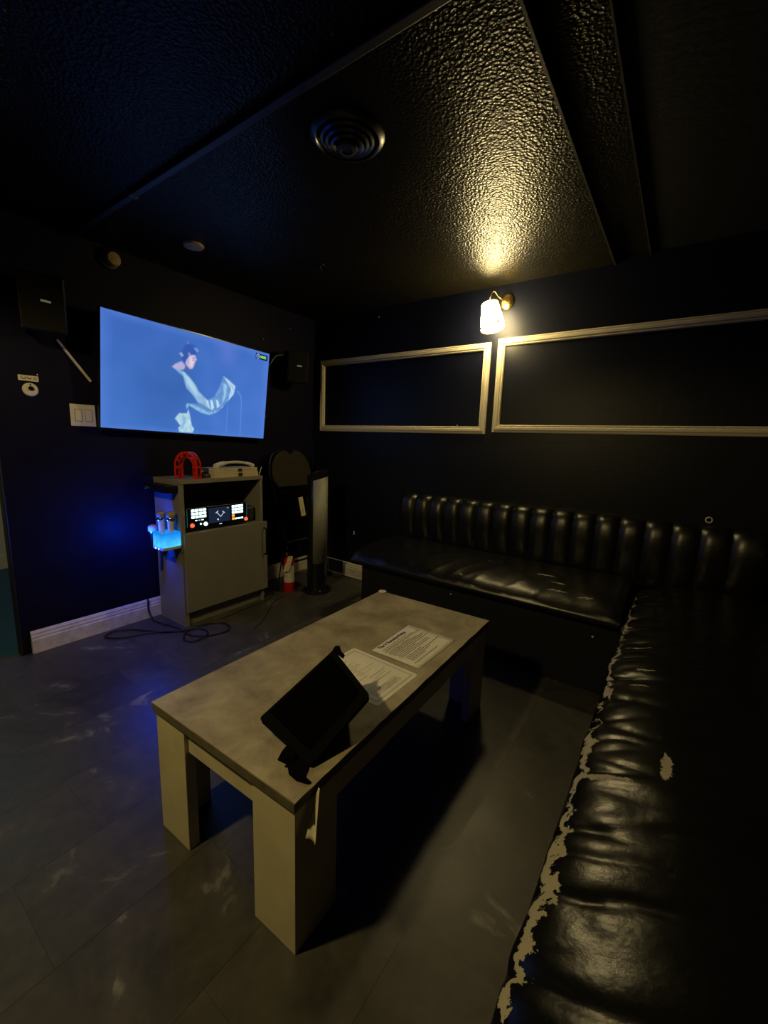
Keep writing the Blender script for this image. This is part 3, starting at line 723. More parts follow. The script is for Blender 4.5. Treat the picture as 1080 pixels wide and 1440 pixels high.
for nm, pts, c, fe in PIC:
    lin = s2l(c); fe = max(fe, .0035)*(2.2 if nm in ('glow',) else 1.0)
    x0, x1 = min(p[0] for p in pts)-fe, max(p[0] for p in pts)+fe; y0, y1 = min(p[1] for p in pts)-fe, max(p[1] for p in pts)+fe
    cloth = nm in ('upper_arm', 'forearm', 'shirt', 'under_sleeve', 'cuff')
    n = len(pts)
    for i, x in enumerate(px_):
        if x < x0 or x > x1: continue
        for j, y in enumerate(py_):
            if y < y0 or y > y1: continue
            ins = False; d = 9
            for k in range(n):
                ax, ay = pts[k]; bx, by = pts[(k+1) % n]
                if (ay > y) != (by > y) and x < (bx-ax)*(y-ay)/(by-ay)+ax: ins = not ins
                d = min(d, seg_d(x, y, ax, ay, bx, by))
            d = d if ins else -d
            a = max(0, min(1, (d+fe)/(2*fe))); a = a*a*(3-2*a)
            if a <= 0: continue
            l2 = lin
            if cloth:
                q = .5+.5*noise.noise(Vector((x*60+y*25, y*22-x*20, 3))); l2 = tuple(v*(.72+.5*q) for v in lin)
            q = cols[i*(NV+1)+j]
            for m_ in range(3): q[m_] = q[m_]*(1-a)+l2[m_]*a
vs = [TVT @ Vector((u, w, .001)) for u in px_ for w in py_]
fs = [(i*(NV+1)+j, (i+1)*(NV+1)+j, (i+1)*(NV+1)+j+1, i*(NV+1)+j+1) for i in range(NU) for j in range(NV)]
scr = colored_mesh('screen', vs, fs, cols, tv)
MB().add([TVT @ Vector(p) for p in ((.459,.276,.006),(.571,.273,.006),(.571,.315,.006),(.459,.316,.006))], [(0,1,2,3)]).build('timer_badge', emi('badge_navy', (.003, .02, .13), 1), scr)
MB().lathe([(.0125, 0), (.0165, 0), (.0165, .0004), (.0125, .0004), (.0125, 0)], 28, TVT @ Matrix.Translation((.482, .295, .0063)), cap=False).build('clock_icon', emi('badge_ice', (.42, .62, 1), 1), scr)
MB().box(.481, .484, .293, .303, .0064, .0067, TVT).box(.481, .490, .291, .294, .0064, .0067, TVT).build('clock_hand', emi('badge_ice2', (.42, .62, 1), 1), scr)
text_mesh('timer_digits', '000E', .026, TVT @ Matrix.Translation((.530, .294, .0064)), emi('badge_lime', (.45, .95, .06), 1), scr, bold=True)

# ------------------------------------------------------------------ cabinet
cb = thing('karaoke_cabinet', (.20, -1.21, 0), 'grey laminate cabinet with an open shelf above one door, under the television', 'cabinet')
X0, X1, Y0, Y1, ZB = .035, .345, -1.520, -.885, .965
MB().box(X0, X1, Y0, Y0+.030, 0, ZB-.026).build('side_panel', M['cab'], cb, bevel=.0015)
MB().box(X0, X1, Y1-.022, Y1, 0, ZB-.026).build('side_panel', M['cab'], cb, bevel=.0015)
MB().box(X0, X1+.004, Y0-.002, Y1+.002, ZB-.026, ZB).build('top_panel', M['cab'], cb, bevel=.0015)
MB().box(X0, X0+.012, Y0+.030, Y1-.022, .05, ZB-.026).build('back_panel', mat('dark_cabinet_inside', (.07, .065, .06), .6), cb)
MB().box(X0+.012, X1-.002, Y0+.030, Y1-.022, .605, .625).build('shelf', M['cab'], cb)
MB().box(X1-.045, X1-.028, Y0+.030, Y1-.022, 0, .10).build('toe_kick', M['cab'], cb)
dr = MB().box(X1+.001, X1+.019, Y0+.012, Y1+.022, .098, .622).build('door', M['cab'], cb, bevel=.0015)
hy = Y1-.008
MB().tube([(X1+.019, hy, .575), (X1+.045, hy, .572), (X1+.048, hy, .56), (X1+.048, hy, .39), (X1+.045, hy, .378), (X1+.019, hy, .375)], .006, 8).build('handle', M['black'], dr, smooth=True)
MB().box(X1+.001, X1+.019, Y1+.0225, Y1+.034, .295, .345).build('hinge_block', M['black'], dr)

# karaoke mixer in the open shelf
KX = .338
km = thing('karaoke_mixer', (KX-.12, -1.24, .625), 'black karaoke mixer with glowing buttons in the cabinet shelf', 'mixer')
MB().box(.06, KX-.006, -1.478, -1.018, .630, .782).build('body', M['black'], km, bevel=.006)
MB().box(.12, KX-.03, -1.017, -.93, .630, .745).build('side_cheek', mat('dark_grey_plastic', (.03, .03, .03), .5), km, bevel=.02)
MB().box(KX-.006, KX, -1.476, -1.020, .634, .780).build('front_panel', M['blackgloss'], km, bevel=.002)
for y in (-1.473, -1.023): MB().box(KX, KX+.0015, y-.001, y+.001, .66, .775).build('light_strip', emi('teal_strip', (.02, .35, .4), .35), km)
def knob(name, y, z, r, m, h=.012): MB().lathe([(0, 0), (r*1.25, 0), (r*1.25, .003), (r, .005), (r*.9, h), (0, h)], 20, axis((KX, y, z), (1, 0, 0))).build(name, m, km, smooth=True)
def btn(y, z, w, h, m, name='button'): MB().box(KX, KX+.003, y-w/2, y+w/2, z-h/2, z+h/2).build(name, m, km, bevel=.0012)
for i in range(4):
    for j in range(3): btn(-1.433+i*.0270, .764-j*.0215, .0215, .0160, M['ledw'])
for i in range(4):
    for j in range(5):
        if i < 1 and j >= 3: btn(-1.136+i*.0235, .761-j*.0215, .020, .0165, M['ledo'])
        elif j < 3: btn(-1.136+i*.0235, .761-j*.0215, .0185, .0160, M['ledw'])
        elif j == 4: btn(-1.136+i*.0235, .759-j*.0215, .0185, .010, M['ledw'])
for i in range(3): btn(-1.412+i*.022, .698, .014, .006, mat('dim', (.1, .1, .1), .5, emit=(.6, 1, 1), estr=.7) if i == 1 else M['ledw'])
knob('red_knob', -1.440, .668, .0115, M['ledr']); knob('red_knob', -1.032, .660, .0110, M['ledr'])
knob('white_knob', -1.347, .667, .0105, M['ledw']); knob('small_knob', -1.381, .672, .0045, M['ledw'], .006)
btn(-1.236, .653, .020, .006, M['icon'], 'status_light')
MB().box(KX, KX+.002, -1.322, -1.160, .666, .768).build('display', M['lcd'], km)
def ic(pts, r=.0022):
    return MB().tube([(KX+.0035, y, z) for y, z in pts], r, 6)
for pts, rad in (([(-1.262, .733), (-1.236, .702), (-1.212, .728)], .0022), ([(-1.272, .730), (-1.254, .743)], .0026), ([(-1.222, .738), (-1.204, .726)], .0026),
                 ([(-1.259, .690), (-1.255, .682)], .005), ([(-1.186, .757), (-1.174, .757)], .0018)):
    ic(pts, rad).build('display_symbol', M['icon'], km)

# slim black receiver fixed to the side of cabinet
rb = thing('receiver_box', (.19, -1.56, .885), 'slim black receiver box fixed high on the left side of cabinet', 'receiver')
MB().box(.075, .335, -1.600, -1.5202, .888, .932).build('body', M['black'], rb, bevel=.004)
MB().lathe([(0, 0), (.010, 0), (.009, .01), (0, .012)], 16, axis((.10, -1.600, .905), (0, -1, 0))).build('lens', M['chrome'], rb, smooth=True)
MB().box(.045, .0745, -1.585, -1.54, .895, .925).build('plug', M['black'], rb, bevel=.003)

# glowing microphone holder
mh = thing('microphone_holder', (.30, -1.59, .54), 'square microphone holder glowing cyan on the left side of the cabinet', 'microphone holder')
hx0, hx1, hy0, hy1, hz0, hz1 = .235, .350, -1.640, -1.5265, .556, .645
b = MB().box(hx0, hx1, hy0, hy0+.004, hz0, hz1).box(hx0, hx1, hy1-.004, hy1, hz0, hz1).box(hx0, hx0+.004, hy0+.004, hy1-.004, hz0, hz1).box(hx1-.004, hx1, hy0+.004, hy1-.004, hz0, hz1)
b.box(hx0+.004, hx1-.004, hy0+.004, hy1-.004, hz0, hz0+.004)
b.build('glowing_box', M['led'], mh)
bp_ = MB().box(hx0-.002, hx1+.002, hy0-.002, hy1, .538, .5555).build('base_plate', mat('white_acrylic', (.45, .5, .7), .3), mh, bevel=.003)
for x in (.262, .300): MB().box(x, x+.008, hy0-.004, hy0-.002, .543, .550).build('indicator_light', emi('ind', (.5, .8, 1), 3), bp_)
M['micbody'] = mat('silver_mic_body', (.62, .60, .62), .35)
M['mesh'] = mat('mic_grille', (.32, .31, .29), .45, metal=.4, bump=.8, bscale=900)
def mic(base, d, label, L=.19):
    r = thing('microphone', base, label, 'microphone'); T = axis(base, d)
    MB().lathe([(0, 0), (.0145, 0), (.0155, .01), (.0170, L*.5), (.0195, L-.045), (.0195, L-.040)], 24, T).build('handle', M['micbody'], r, smooth=True)
    MB().lathe([(.0195, L-.0395), (.024, L-.036), (.0265, L-.026), (.0265, L-.018), (.0255, L-.016)], 24, T).build('collar', M['chrome'], r, smooth=True)
    MB().lathe([(.0245, L-.0155), (.0265, L-.004), (.0270, L+.006), (.0250, L+.016), (.017, L+.022), (0, L+.024)], 24, T).build('grille', M['mesh'], r, smooth=True)
    MB().box(-.007, .007, .0165, .0200, L*.50, L*.50+.010, T).build('switch', M['black'], r)
    return r
def face_T(): pass
mic(Vector((.270, -1.600, .5615)), Vector((-.02, 0, 1)), 'left silver microphone standing in the glowing cyan holder')
mic(Vector((.318, -1.572, .5615)), Vector((.02, .02, 1)), 'right silver microphone standing in the glowing cyan holder')
# third mic in a clip on the wall side
r3 = thing('microphone', (.17, -1.60, .45), 'microphone with pale grille and dark handle hanging left of the glowing holder', 'microphone')
T3 = axis((.150, -1.600, .42), (.12, -.05, 1)); 
MB().lathe([(0, 0), (.013, 0), (.015, .02), (.0185, .19), (.0185, .20)], 20, T3).build('handle', M['black'], r3, smooth=True)
MB().lathe([(.0185, .201), (.026, .206), (.027, .214), (.0265, .22)], 20, T3).build('collar', M['chrome'], r3, smooth=True)
MB().lathe([(.0262, .2205), (.0275, .232), (.0265, .247), (.018, .256), (0, .259)], 20, T3).build('grille', mat('pale_grille', (.45, .47, .55), .5), r3, smooth=True)
MB().box(.145, .180, -1.5800, -1.5202, .50, .53).build('clip', M['black'], r3, bevel=.003)
# holder cables
tag(MB().tube(catmull([(.36, -1.528, .530), (.345, -1.540, .50), (.30, -1.56, .465), (.26, -1.55, .455), (.22, -1.545, .49), (.20, -1.530, .535), (.20, -1.524, .60)], 8), .0022, 6).build('thin_cable', M['cable'], smooth=True),
    'thin dark cable looping under the glowing microphone holder', 'cable')

# tambourine : red half-moon standing on the cabinet
tm = thing('tambourine', (.235, -1.445, ZB), 'red half-moon tambourine standing on the left of the cabinet top', 'tambourine')
tn = Vector((.42, -.907, 0)).normalized(); td = Vector((.907, .42, 0)).normalized(); tz = Vector((0, 0, 1))
RS_ = .88
tc = Vector((.255, -1.405, ZB+.0815)); TMB = frame(tc, td*RS_, tz, tn)
def tpos(r, a):
    if a < 0: return (r, a/48*.080)
    if a > 180: return (-r, (180-a)/48*.080)
    return (r*math.cos(math.radians(a)), r*math.sin(math.radians(a)))
def arc_plate(r0, r1, z, thk, a0=-48, a1=228, n=48):
    b = MB()
    for k in range(n):
        A, B2 = a0+(a1-a0)*k/n, a0+(a1-a0)*(k+1)/n
        b.prism([tpos(r0, A), tpos(r1, A), tpos(r1, B2), tpos(r0, B2)], z, z+thk, TMB)
    return b
bR = arc_plate(.078, .092, -.024, .003); b2 = arc_plate(.078, .092, .021, .003); o = len(bR.v); bR.v += b2.v; bR.f += [tuple(i+o for i in f) for f in b2.f]
# outer band with slots + inner hand grip
def arc_band(r, thk, z0, z1, a0, a1, n=12):
    return arc_seg(r, r+thk, z0, z1, a0, a1, n)
def arc_seg(r0, r1, z0, z1, a0, a1, n):
    b = MB()
    for k in range(n):
        A, B2 = a0+(a1-a0)*k/n, a0+(a1-a0)*(k+1)/n
        b.prism([tpos(r0, A), tpos(r1, A), tpos(r1, B2), tpos(r0, B2)], z0, z1, TMB)
    return b
def merge(a, b): o = len(a.v); a.v += b.v; a.f += [tuple(i+o for i in f) for f in b.f]; return a
for a0 in (-48, -8, 30, 68, 106, 144, 182, 218):
    merge(bR, arc_seg(.058, .080, -.024, -.020, a0, a0+9, 3)); merge(bR, arc_seg(.058, .080, .020, .024, a0, a0+9, 3))
    merge(bR, arc_seg(.089, .092, -.021, .021, a0, a0+10, 3))
for z0, z1 in ((-.021, -.013), (.013, .021)): merge(bR, arc_seg(.089, .092, z0, z1, -48, 228, 40))
merge(bR, arc_seg(.055, .059, -.022, .022, -48, 228, 40))
bR.build('frame', M['redplastic'], tm)
MB().tube([TMB @ Vector((-.070, -.068, 0)), TMB @ Vector((-.066, -.030, 0)), TMB @ Vector((-.052, .005, 0))], .010, 10).build('hand_grip', M['redplastic'], tm, smooth=True)
for a in (-20, 16, 52, 90, 128, 166, 204):
    ar = math.radians(max(0, min(180, a))); p = TMB @ Vector((*tpos(.074, a), -.004))
    MB().lathe([(0, 0), (.010, .001), (.0105, .002), (.004, .0035), (0, .0035)], 16, axis(p, TMB.to_3x3() @ Vector((-math.sin(ar), math.cos(ar), 0)))).build('jingle', M['chrome'], tm)

# stacked cream cases + handset
for k, (z0, z1, lab) in enumerate(((ZB, ZB+.031, 'lower cream flat case of the stack on the cabinet top'), (ZB+.0315, ZB+.060, 'upper cream flat case of the stack on the cabinet top'))):
    c = thing('flat_case', (.25, -1.07, z0), lab, 'case', None)
    MB().box(.150, .325-.004*k, -1.262+.006*k, -.905-.004*k, z0, z0+(z1-z0)*.46).box(.152, .323-.004*k, -1.260, -.907-.004*k, z0+(z1-z0)*.46, z0+(z1-z0)*.54).box(.150, .325-.004*k, -1.262+.006*k, -.905-.004*k, z0+(z1-z0)*.54, z1).build('shell', mat('cream_case_plastic', (.55, .47, .30), .5, var=.12, vscale=30), c, bevel=.004)
    MB().box(.326-.004*k, .331-.004*k, -1.075, -1.045, z0+.004, z1-.003).build('clasp', M['fabric'], c, bevel=.001)
hs = thing('handset', (.27, -1.07, ZB+.061), 'cream curved handset lying across the stacked cases on cabinet', 'handset')
hz = ZB+.061
def hsp(s):
    return Vector((.275-.02*s, -1.225+.325*s, hz+.014+.024*math.sin(PI*min(1, s*1.02))**.8))
pth = [hsp(i/24) for i in range(25)]
MB().tube(pth, .011, 12, rfun=lambda s: .0115+(.004 if s < .25 else 0)-(.002 if .3 < s < .8 else 0)).build('grip', M['ivory'], hs, smooth=True)
MB().lathe([(0, 0), (.017, .001), (.020, .012), (.012, .022), (0, .023)], 20, axis(hsp(0)+Vector((0, .01, -.014)), (0, .1, 1))).build('earpiece', M['ivory'], hs, smooth=True)
MB().lathe([(0, 0), (.014, .001), (.017, .012), (.011, .022), (0, .023)], 20, axis(hsp(1)+Vector((0, -.006, -.014)), (0, .1, 1))).build('mouthpiece', M['ivory'], hs, smooth=True)
db = thing('coiled_strap', (.24, -1.30, ZB), 'small dark strap bundle between the tambourine and the stacked cases', 'strap')
MB().box(.20, .29, -1.325, -1.270, ZB, ZB+.028).build('bundle', mat('dark_brown_strap', (.05, .035, .025), .6, var=.4, vscale=60), db, bevel=.008)
MB().tube(catmull([(.21, -1.33, ZB+.010), (.25, -1.335, ZB+.03), (.285, -1.30, ZB+.034), (.27, -1.275, ZB+.033)], 6), .004, 8).build('loop', M['black'], db, smooth=True)
tag(MB().tube([(.330, -.902, ZB+.0035), (.335, -.884, ZB+.062)], .0028, 8).build('antenna_stub', M['ivory']), 'thin pale antenna stub at the right front corner of cabinet top', 'antenna')

# ------------------------------------------------------------------ tower heater
FX, FY = .505, -.470
fh = thing('tower_fan', (FX, FY, 0), 'black tower fan with silver front grille and round base, in the corner', 'fan')
TF = Matrix.Translation((FX, FY, 0))
MB().lathe([(0, 0), (.116, 0), (.120, .006), (.118, .014), (.100, .024), (.080, .030), (0, .030)], 48, TF).build('base', M['blackgloss'], fh, smooth=True)
R = .079
def ztop(x, y): return .965+.30*((x*.78+y*.62))
b = MB(); n = 48
ring0 = []; ring1 = []
for k in range(n):
    a = 2*PI*k/n; x, y = R*math.cos(a), R*math.sin(a); ring0.append((FX+x, FY+y, .030)); ring1.append((FX+x, FY+y, ztop(x, y)))
b.add(ring0+ring1, [tuple(range(n))[::-1], tuple(range(n, 2*n))]+[(i, (i+1) % n, n+(i+1) % n, n+i) for i in range(n)])
b.build('column', M['blackgloss'], fh, smooth=True)
# top cap, sloped
b = MB(); r0 = []; r1 = []; r2 = []
for k in range(n):
    a = 2*PI*k/n; x, y = math.cos(a), math.sin(a)
    r0.append((FX+x*(R+.005), FY+y*(R+.005), ztop(x*R, y*R)-.03)); r1.append((FX+x*(R+.006), FY+y*(R+.006), ztop(x*R, y*R)+.012)); r2.append((FX+x*(R-.012), FY+y*(R-.012), ztop(x*R, y*R)+.026))
b.add(r0+r1+r2, [(i, (i+1) % n, n+(i+1) % n, n+i) for i in range(n)]+[(n+i, n+(i+1) % n, 2*n+(i+1) % n, 2*n+i) for i in range(n)]+[tuple(range(2*n, 3*n))])
cap = b.build('control_top', M['blackgloss'], fh, smooth=True)
for dx, dy in ((.0, -.02), (.02, .01), (-.02, .02)):
    MB().lathe([(0, 0), (.008, 0), (.007, .004), (0, .005)], 12, axis((FX+dx, FY+dy, ztop(dx, dy)+.024), (-.2, -.2, 1))).build('button', M['chrome'], cap)
# silver grille
b = MB(); nn = 24; vs = []
for i in range(nn+1):
    a = math.radians(-70+125*i/nn)
    x, y = math.cos(a), math.sin(a)
    for rr, zb, zt_ in ((R+.004, .250, ztop(x*R, y*R)-.035),):
        vs += [(FX+x*rr, FY+y*rr, zb), (FX+x*rr, FY+y*rr, zt_)]
fs = [(2*i, 2*i+2, 2*i+3, 2*i+1) for i in range(nn)]
b.add(vs, fs); b.build('grille', M['silver'], fh, smooth=True, solid=.004)

# ------------------------------------------------------------------ fire extinguisher
EX, EY = .345, -.632
ex = thing('fire_extinguisher', (EX, EY, 0), 'small red fire extinguisher with a tag standing on the floor by cabinet', 'extinguisher')
TE = Matrix.Translation((EX, EY, 0))
MB().lathe([(0, 0), (.040, 0), (.043, .006), (.043, .235), (.040, .262), (.028, .283), (.016, .294), (.014, .305), (0, .305)], 32, TE).build('cylinder', M['red'], ex, smooth=True)
b = MB(); vs = []; nn = 20
for i in range(nn+1):
    a = math.radians(-100+150*i/nn); vs += [(EX+.0436*math.cos(a), EY+.0436*math.sin(a), .085), (EX+.0436*math.cos(a), EY+.0436*math.sin(a), .225)]
b.add(vs, [(2*i, 2*i+2, 2*i+3, 2*i+1) for i in range(nn)]); lb = b.build('label', M['label'], ex, smooth=True)
for z in (.150, .175, .13):
    b = MB(); vs = []
    for i in range(nn+1):
        a = math.radians(-85+115*i/nn); vs += [(EX+.0439*math.cos(a), EY+.0439*math.sin(a), z), (EX+.0439*math.cos(a), EY+.0439*math.sin(a), z+.004)]
    b.add(vs, [(2*i, 2*i+2, 2*i+3, 2*i+1) for i in range(nn)]); b.build('printed_line', M['inkgrey'], lb)
MB().lathe([(0, .300), (.016, .300), (.018, .315), (.012, .335), (0, .336)], 20, TE).build('valve', M['black'], ex, smooth=True)
MB().tube([(EX-.01, EY-.01, .333), (EX+.02, EY-.03, .350), (EX+.045, EY-.055, .352)], .0055, 8).tube([(EX-.01, EY-.01, .335), (EX+.02, EY-.03, .372), (EX+.04, EY-.05, .384)], .005, 8).build('handle', M['black'], ex, smooth=True)
MB().lathe([(0, 0), (.011, .0), (.012, .004), (.010, .008), (0, .009)], 16, axis((EX+.01, EY-.03, .325), (.6, -.8, .1))).build('gauge', M['chrome'], ex, smooth=True)
MB().tube(catmull([(EX-.01, EY-.01, .32), (EX-.01, EY-.05, .31), (EX+.0, EY-.09, .20), (EX+.01, EY-.115, .08), (EX+.01, EY-.12, .03)], 8), .006, 8, rfun=lambda s: .0055+.003*max(0, s-.7)).build('hose', M['black'], ex, smooth=True)
Tg = frame((EX+.052, EY-.050, .255), Vector((.62, .75, .22)).normalized(), Vector((.12, .22, .97)).normalized(), Vector((.72, -.66, -.10)).normalized())
b = MB().prism([(-.030, -.06), (.018, -.068), (.024, .050), (.016, .060), (-.010, .064), (-.016, .055)], 0, .001, Tg); tg = b.build('inspection_tag', M['tagc'], ex)
b = MB(); random.seed(5)
for k in range(7): b.box(-.018+.001*k, random.uniform(.002, .014), -.05+k*.012, -.047+k*.012, .0012, .0015, Tg)
b.box(-.019, .019, .006, .0085, .0012, .0018, Tg); b.build('printed_lines', M['inkgrey'], tg)
MB().lathe([(0, 0), (.004, 0), (.004, .001), (0, .001)], 12, Tg @ Matrix.Translation((.003, .048, .0006))).build('eyelet', M['ink'], tg)

# ------------------------------------------------------------------ folded chair leaning in corner
fc = thing('folding_chair', (.22, -.41, 0), 'folded padded chair with rounded fabric back leaning in the dark corner', 'chair')
O = Vector((.285, -.412, 0)); up = Vector((-.19, 0, 1.14)).normalized(); yv = Vector((0, 1, 0)); nv = yv.cross(up).normalized()
TC = frame(O, yv, up, nv)       # local x=y-world, y=up along lean, z= outwards to room
if nv.x < 0: TC = frame(O, -yv, up, -nv)
def crown():
    pts = []
    # rounded back, narrower at the bottom, with a notch hand grip at the top
    prof = [(-.165, .845), (-.205, .90), (-.213, .97), (-.200, 1.04), (-.165, 1.10), (-.115, 1.140), (-.055, 1.155), (-.040, 1.147), (-.018, 1.125), (.0, 1.118), (.018, 1.125), (.040, 1.147), (.055, 1.155), (.115, 1.140), (.165, 1.10), (.200, 1.04), (.213, .97), (.205, .90), (.165, .845)]
    return prof
MB().prism(crown()[::-1], .004, .035, TC).build('backrest', M['fabric'], fc, bevel=.012, seg=3)
for s in (-1, 1):
    pts = [(s*.19, .015, 0), (s*.19, .5, -.006), (s*.195, .80, -.008), (s*.214, .92, -.008), (s*.216, 1.0, -.008), (s*.195, 1.08, -.008), (s*.15, 1.135, -.008), (s*.05, 1.163, -.008)]
    MB().tube([TC @ p for p in catmull(pts, 5)], .010, 8).build('rear_leg', M['black'], fc, smooth=True)
    pts = [(s*.165, .015, .045), (s*.165, .3, .040), (s*.165, .62, .020)]
    MB().tube([TC @ Vector(p) for p in pts], .010, 8).build('front_leg', M['black'], fc, smooth=True)
MB().prism([(-.16, .43), (.16, .43), (.175, .50), (.170, .80), (.14, .825), (-.14, .825), (-.170, .80), (-.175, .50)], .010, .045, TC).build('seat', M['blackmatte'], fc, bevel=.010)
MB().tube([TC @ Vector((-.165, .385, .04)), TC @ Vector((.165, .385, .04))], .008, 8).build('crossbar', mat('grey_steel_bar', (.12, .12, .12), .35, metal=.7), fc)
MB().tube([TC @ Vector((-.19, .20, .0)), TC @ Vector((.19, .20, .0))], .008, 8).build('crossbar', M['black'], fc)
Tl = frame(TC @ Vector((.045, .665, .0462)), TC.to_3x3() @ Vector((.996, .08, 0)), TC.to_3x3() @ Vector((-.08, .996, 0)), TC.to_3x3() @ Vector((0, 0, 1)))
lt = MB().box(-.026, .026, -.082, .082, 0, .0008, Tl).build('care_label', M['tagc'], fc)
b = MB()
for k in range(3): b.box(-.012, .010, -.055+k*.018, -.050+k*.018, .0009, .0012, Tl)
b.lathe([(.006, .0009), (.009, .0009), (.009, .0012), (.006, .0012)], 16, Tl @ Matrix.Translation((0, -.03, 0)), cap=False); b.build('printed_marks', M['inkgrey'], lt)

# ------------------------------------------------------------------ speakers, wall and ceiling fittings
def speaker(c, yaw, pitch, w, h, d, label, wall_pt):
    r = thing('wall_speaker', c, label, 'speaker')
    fw = Vector((math.cos(yaw)*math.cos(pitch), math.sin(yaw)*math.cos(pitch), -math.sin(pitch))); rt = Vector((-math.sin(yaw), math.cos(yaw), 0)); u = fw.cross(rt)
    T = frame(c, rt, u, fw)
    MB().box(-w/2, w/2, -h/2, h/2, -d, 0, T).build('cabinet', M['black'], r, bevel=.008)
    MB().box(-w/2+.008, w/2-.008, -h/2+.008, h/2-.008, .0, .006, T).build('grille', mat('speaker_grille', (.0055, .0052, .004), .7, spec=.15, bump=.6, bscale=500), r, bevel=.004)
    MB().box(-.020, .020, -.005, .005, .0062, .0075, T @ Matrix.Translation((.012, .012, 0)) @ Matrix.Rotation(-.06, 4, 'Z')).build('badge', mat('silver_badge', (.75, .7, .6), .3, metal=.4, emit=(.8, .75, .6), estr=.05), r)  # badge brightness partly from added emission, it is not a lamp
    bk = T @ Vector((0, 0, -d-.001)); wp = Vector(wall_pt)
    b = MB().tube([bk, bk*.5+wp*.5+Vector((0, 0, -.02)), wp], .012, 8)
    b.box(wp.x, wp.x+.006, wp.y-.035, wp.y+.035, wp.z-.045, wp.z+.045); b.build('bracket', M['black'], r)
    return r
speaker(Vector((.21, -2.083, 1.855)), math.radians(-14), math.radians(10), .185, .265, .135, 'black wall speaker high on left wall to the left of television', (.001, -2.04, 1.86))
speaker(Vector((.215, -.408, 1.815)), math.radians(-30), math.radians(8), .175, .250, .115, 'small black wall speaker beside the right end of the television', (.001, -.33, 1.82))
tag(MB().box(-.0006, .012, -.125, .125, -.006, .006, frame((0, -1.900, 1.630), (1, 0, 0), Vector((0, .59, -.807)), Vector((0, .807, .59)))).build('cable_cover', M['base'], bevel=.002),
    'slim pale cable cover running diagonally from left speaker toward the television', 'cable cover')
tag(MB().tube(catmull([(.15, -.505, 1.90), (.11, -.54, 1.89), (.07, -.56, 1.84), (.03, -.57, 1.77), (.004, -.57, 1.60), (.003, -.57, 1.40)], 8), .003, 6).build('speaker_wire', M['inkgrey'], smooth=True),
    'thin wire curving from small speaker down behind the television', 'wire')

# volume plate and round dial
vp = thing('control_plate', (.004, -2.113, 1.495), 'small cream plate with three brown marks above a round dial, left wall', 'control plate')
MB().box(.001, .006, -2.157, -2.071, 1.495, 1.524).build('plate', M['ivory'], vp, bevel=.002)
mk = mat('brown_marks', (.16, .10, .04), .7)
b = MB()
b.tube(catmull([(.0065, -2.146, 1.516), (.0065, -2.138, 1.506), (.0065, -2.128, 1.508), (.0065, -2.128, 1.515)], 5), .002, 6)
b.tube(catmull([(.0065, -2.120, 1.515), (.0065, -2.112, 1.506), (.0065, -2.103, 1.514)], 5), .0025, 6)
b.lathe([(.004, 0), (.007, 0), (.007, .001), (.004, .001)], 16, axis((.006, -2.086, 1.510), (1, 0, 0)), cap=False); b.build('printed_marks', mk, vp)
dl = thing('round_dial', (.004, -2.110, 1.418), 'round cream wall dial with dark centre below small marked plate', 'dial')
MB().lathe([(0, 0), (.034, 0), (.035, .004), (.031, .010), (.013, .012), (0, .012)], 36, axis((-.0006, -2.110, 1.452), (1, 0, 0))).build('face', M['ivory'], dl, smooth=True)
MB().lathe([(0, 0), (.012, 0), (.011, .006), (.006, .007), (0, .005)], 24, axis((.0132, -2.110, 1.458), (1, 0, 0))).build('centre', M['blackgloss'], dl, smooth=True)
MB().box(.0125, .0145, -2.114, -2.108, 1.473, 1.481).build('mark', M['ink'], dl)
# light switch plate
sw = thing('light_switch', (.004, -1.88, 1.272), 'cream double light switch plate left of the television', 'switch')
MB().box(.001, .007, -1.942, -1.816, 1.273, 1.396).build('plate', M['ivory'], sw, bevel=.003)
for y in (-1.903, -1.852):
    MB().box(.0072, .0085, y-.018, y+.018, 1.300, 1.368).build('rocker_surround', mat('shadow_gap', (.16, .14, .10), .7), sw)
    MB().box(.0085, .0125, y-.016, y+.016, 1.302, 1.366).build('rocker', M['ivory'], sw, bevel=.001)
# tan wall detector and ceiling discs
wd = thing('wall_detector', (.01, -1.67, 2.18), 'tan round detector on dark backing high on the left wall', 'detector')
MB().lathe([(0, 0), (.055, 0), (.055, .015), (.048, .018), (0, .018)], 32, axis((.001, -1.688, 2.232), (1, 0, 0))).build('backing', M['black'], wd, smooth=True)
MB().lathe([(.040, 0), (.041, .014), (.034, .030), (.015, .036), (0, .036)], 32, axis((.0192, -1.672, 2.232), (1, 0, 0))).build('cover', M['tan'], wd, smooth=True)
tag(MB().lathe([(0, 0), (.056, 0), (.056, .006), (.050, .013), (.02, .016), (0, .016)], 36, axis((.468, -1.435, ZC-.001), (0, 0, -1))).build('ceiling_disc', M['tan'], smooth=True),
    'tan round cover disc on the ceiling above the television', 'ceiling disc')
sp = thing('sprinkler_head', (.902, -.871, ZC-.03), 'small dark sprinkler head on the ceiling near back left corner', 'sprinkler')
MB().lathe([(0, 0), (.030, 0), (.026, .006), (.010, .010), (.008, .028), (0, .028)], 20, axis((.902, -.871, ZC-.001), (0, 0, -1))).build('collar', M['blackgloss'], sp, smooth=True)
MB().lathe([(0, 0), (.020, 0), (.020, .002), (0, .002)], 12, axis((.902, -.871, ZC-.030), (0, 0, -1))).build('deflector', M['blackgloss'], sp)
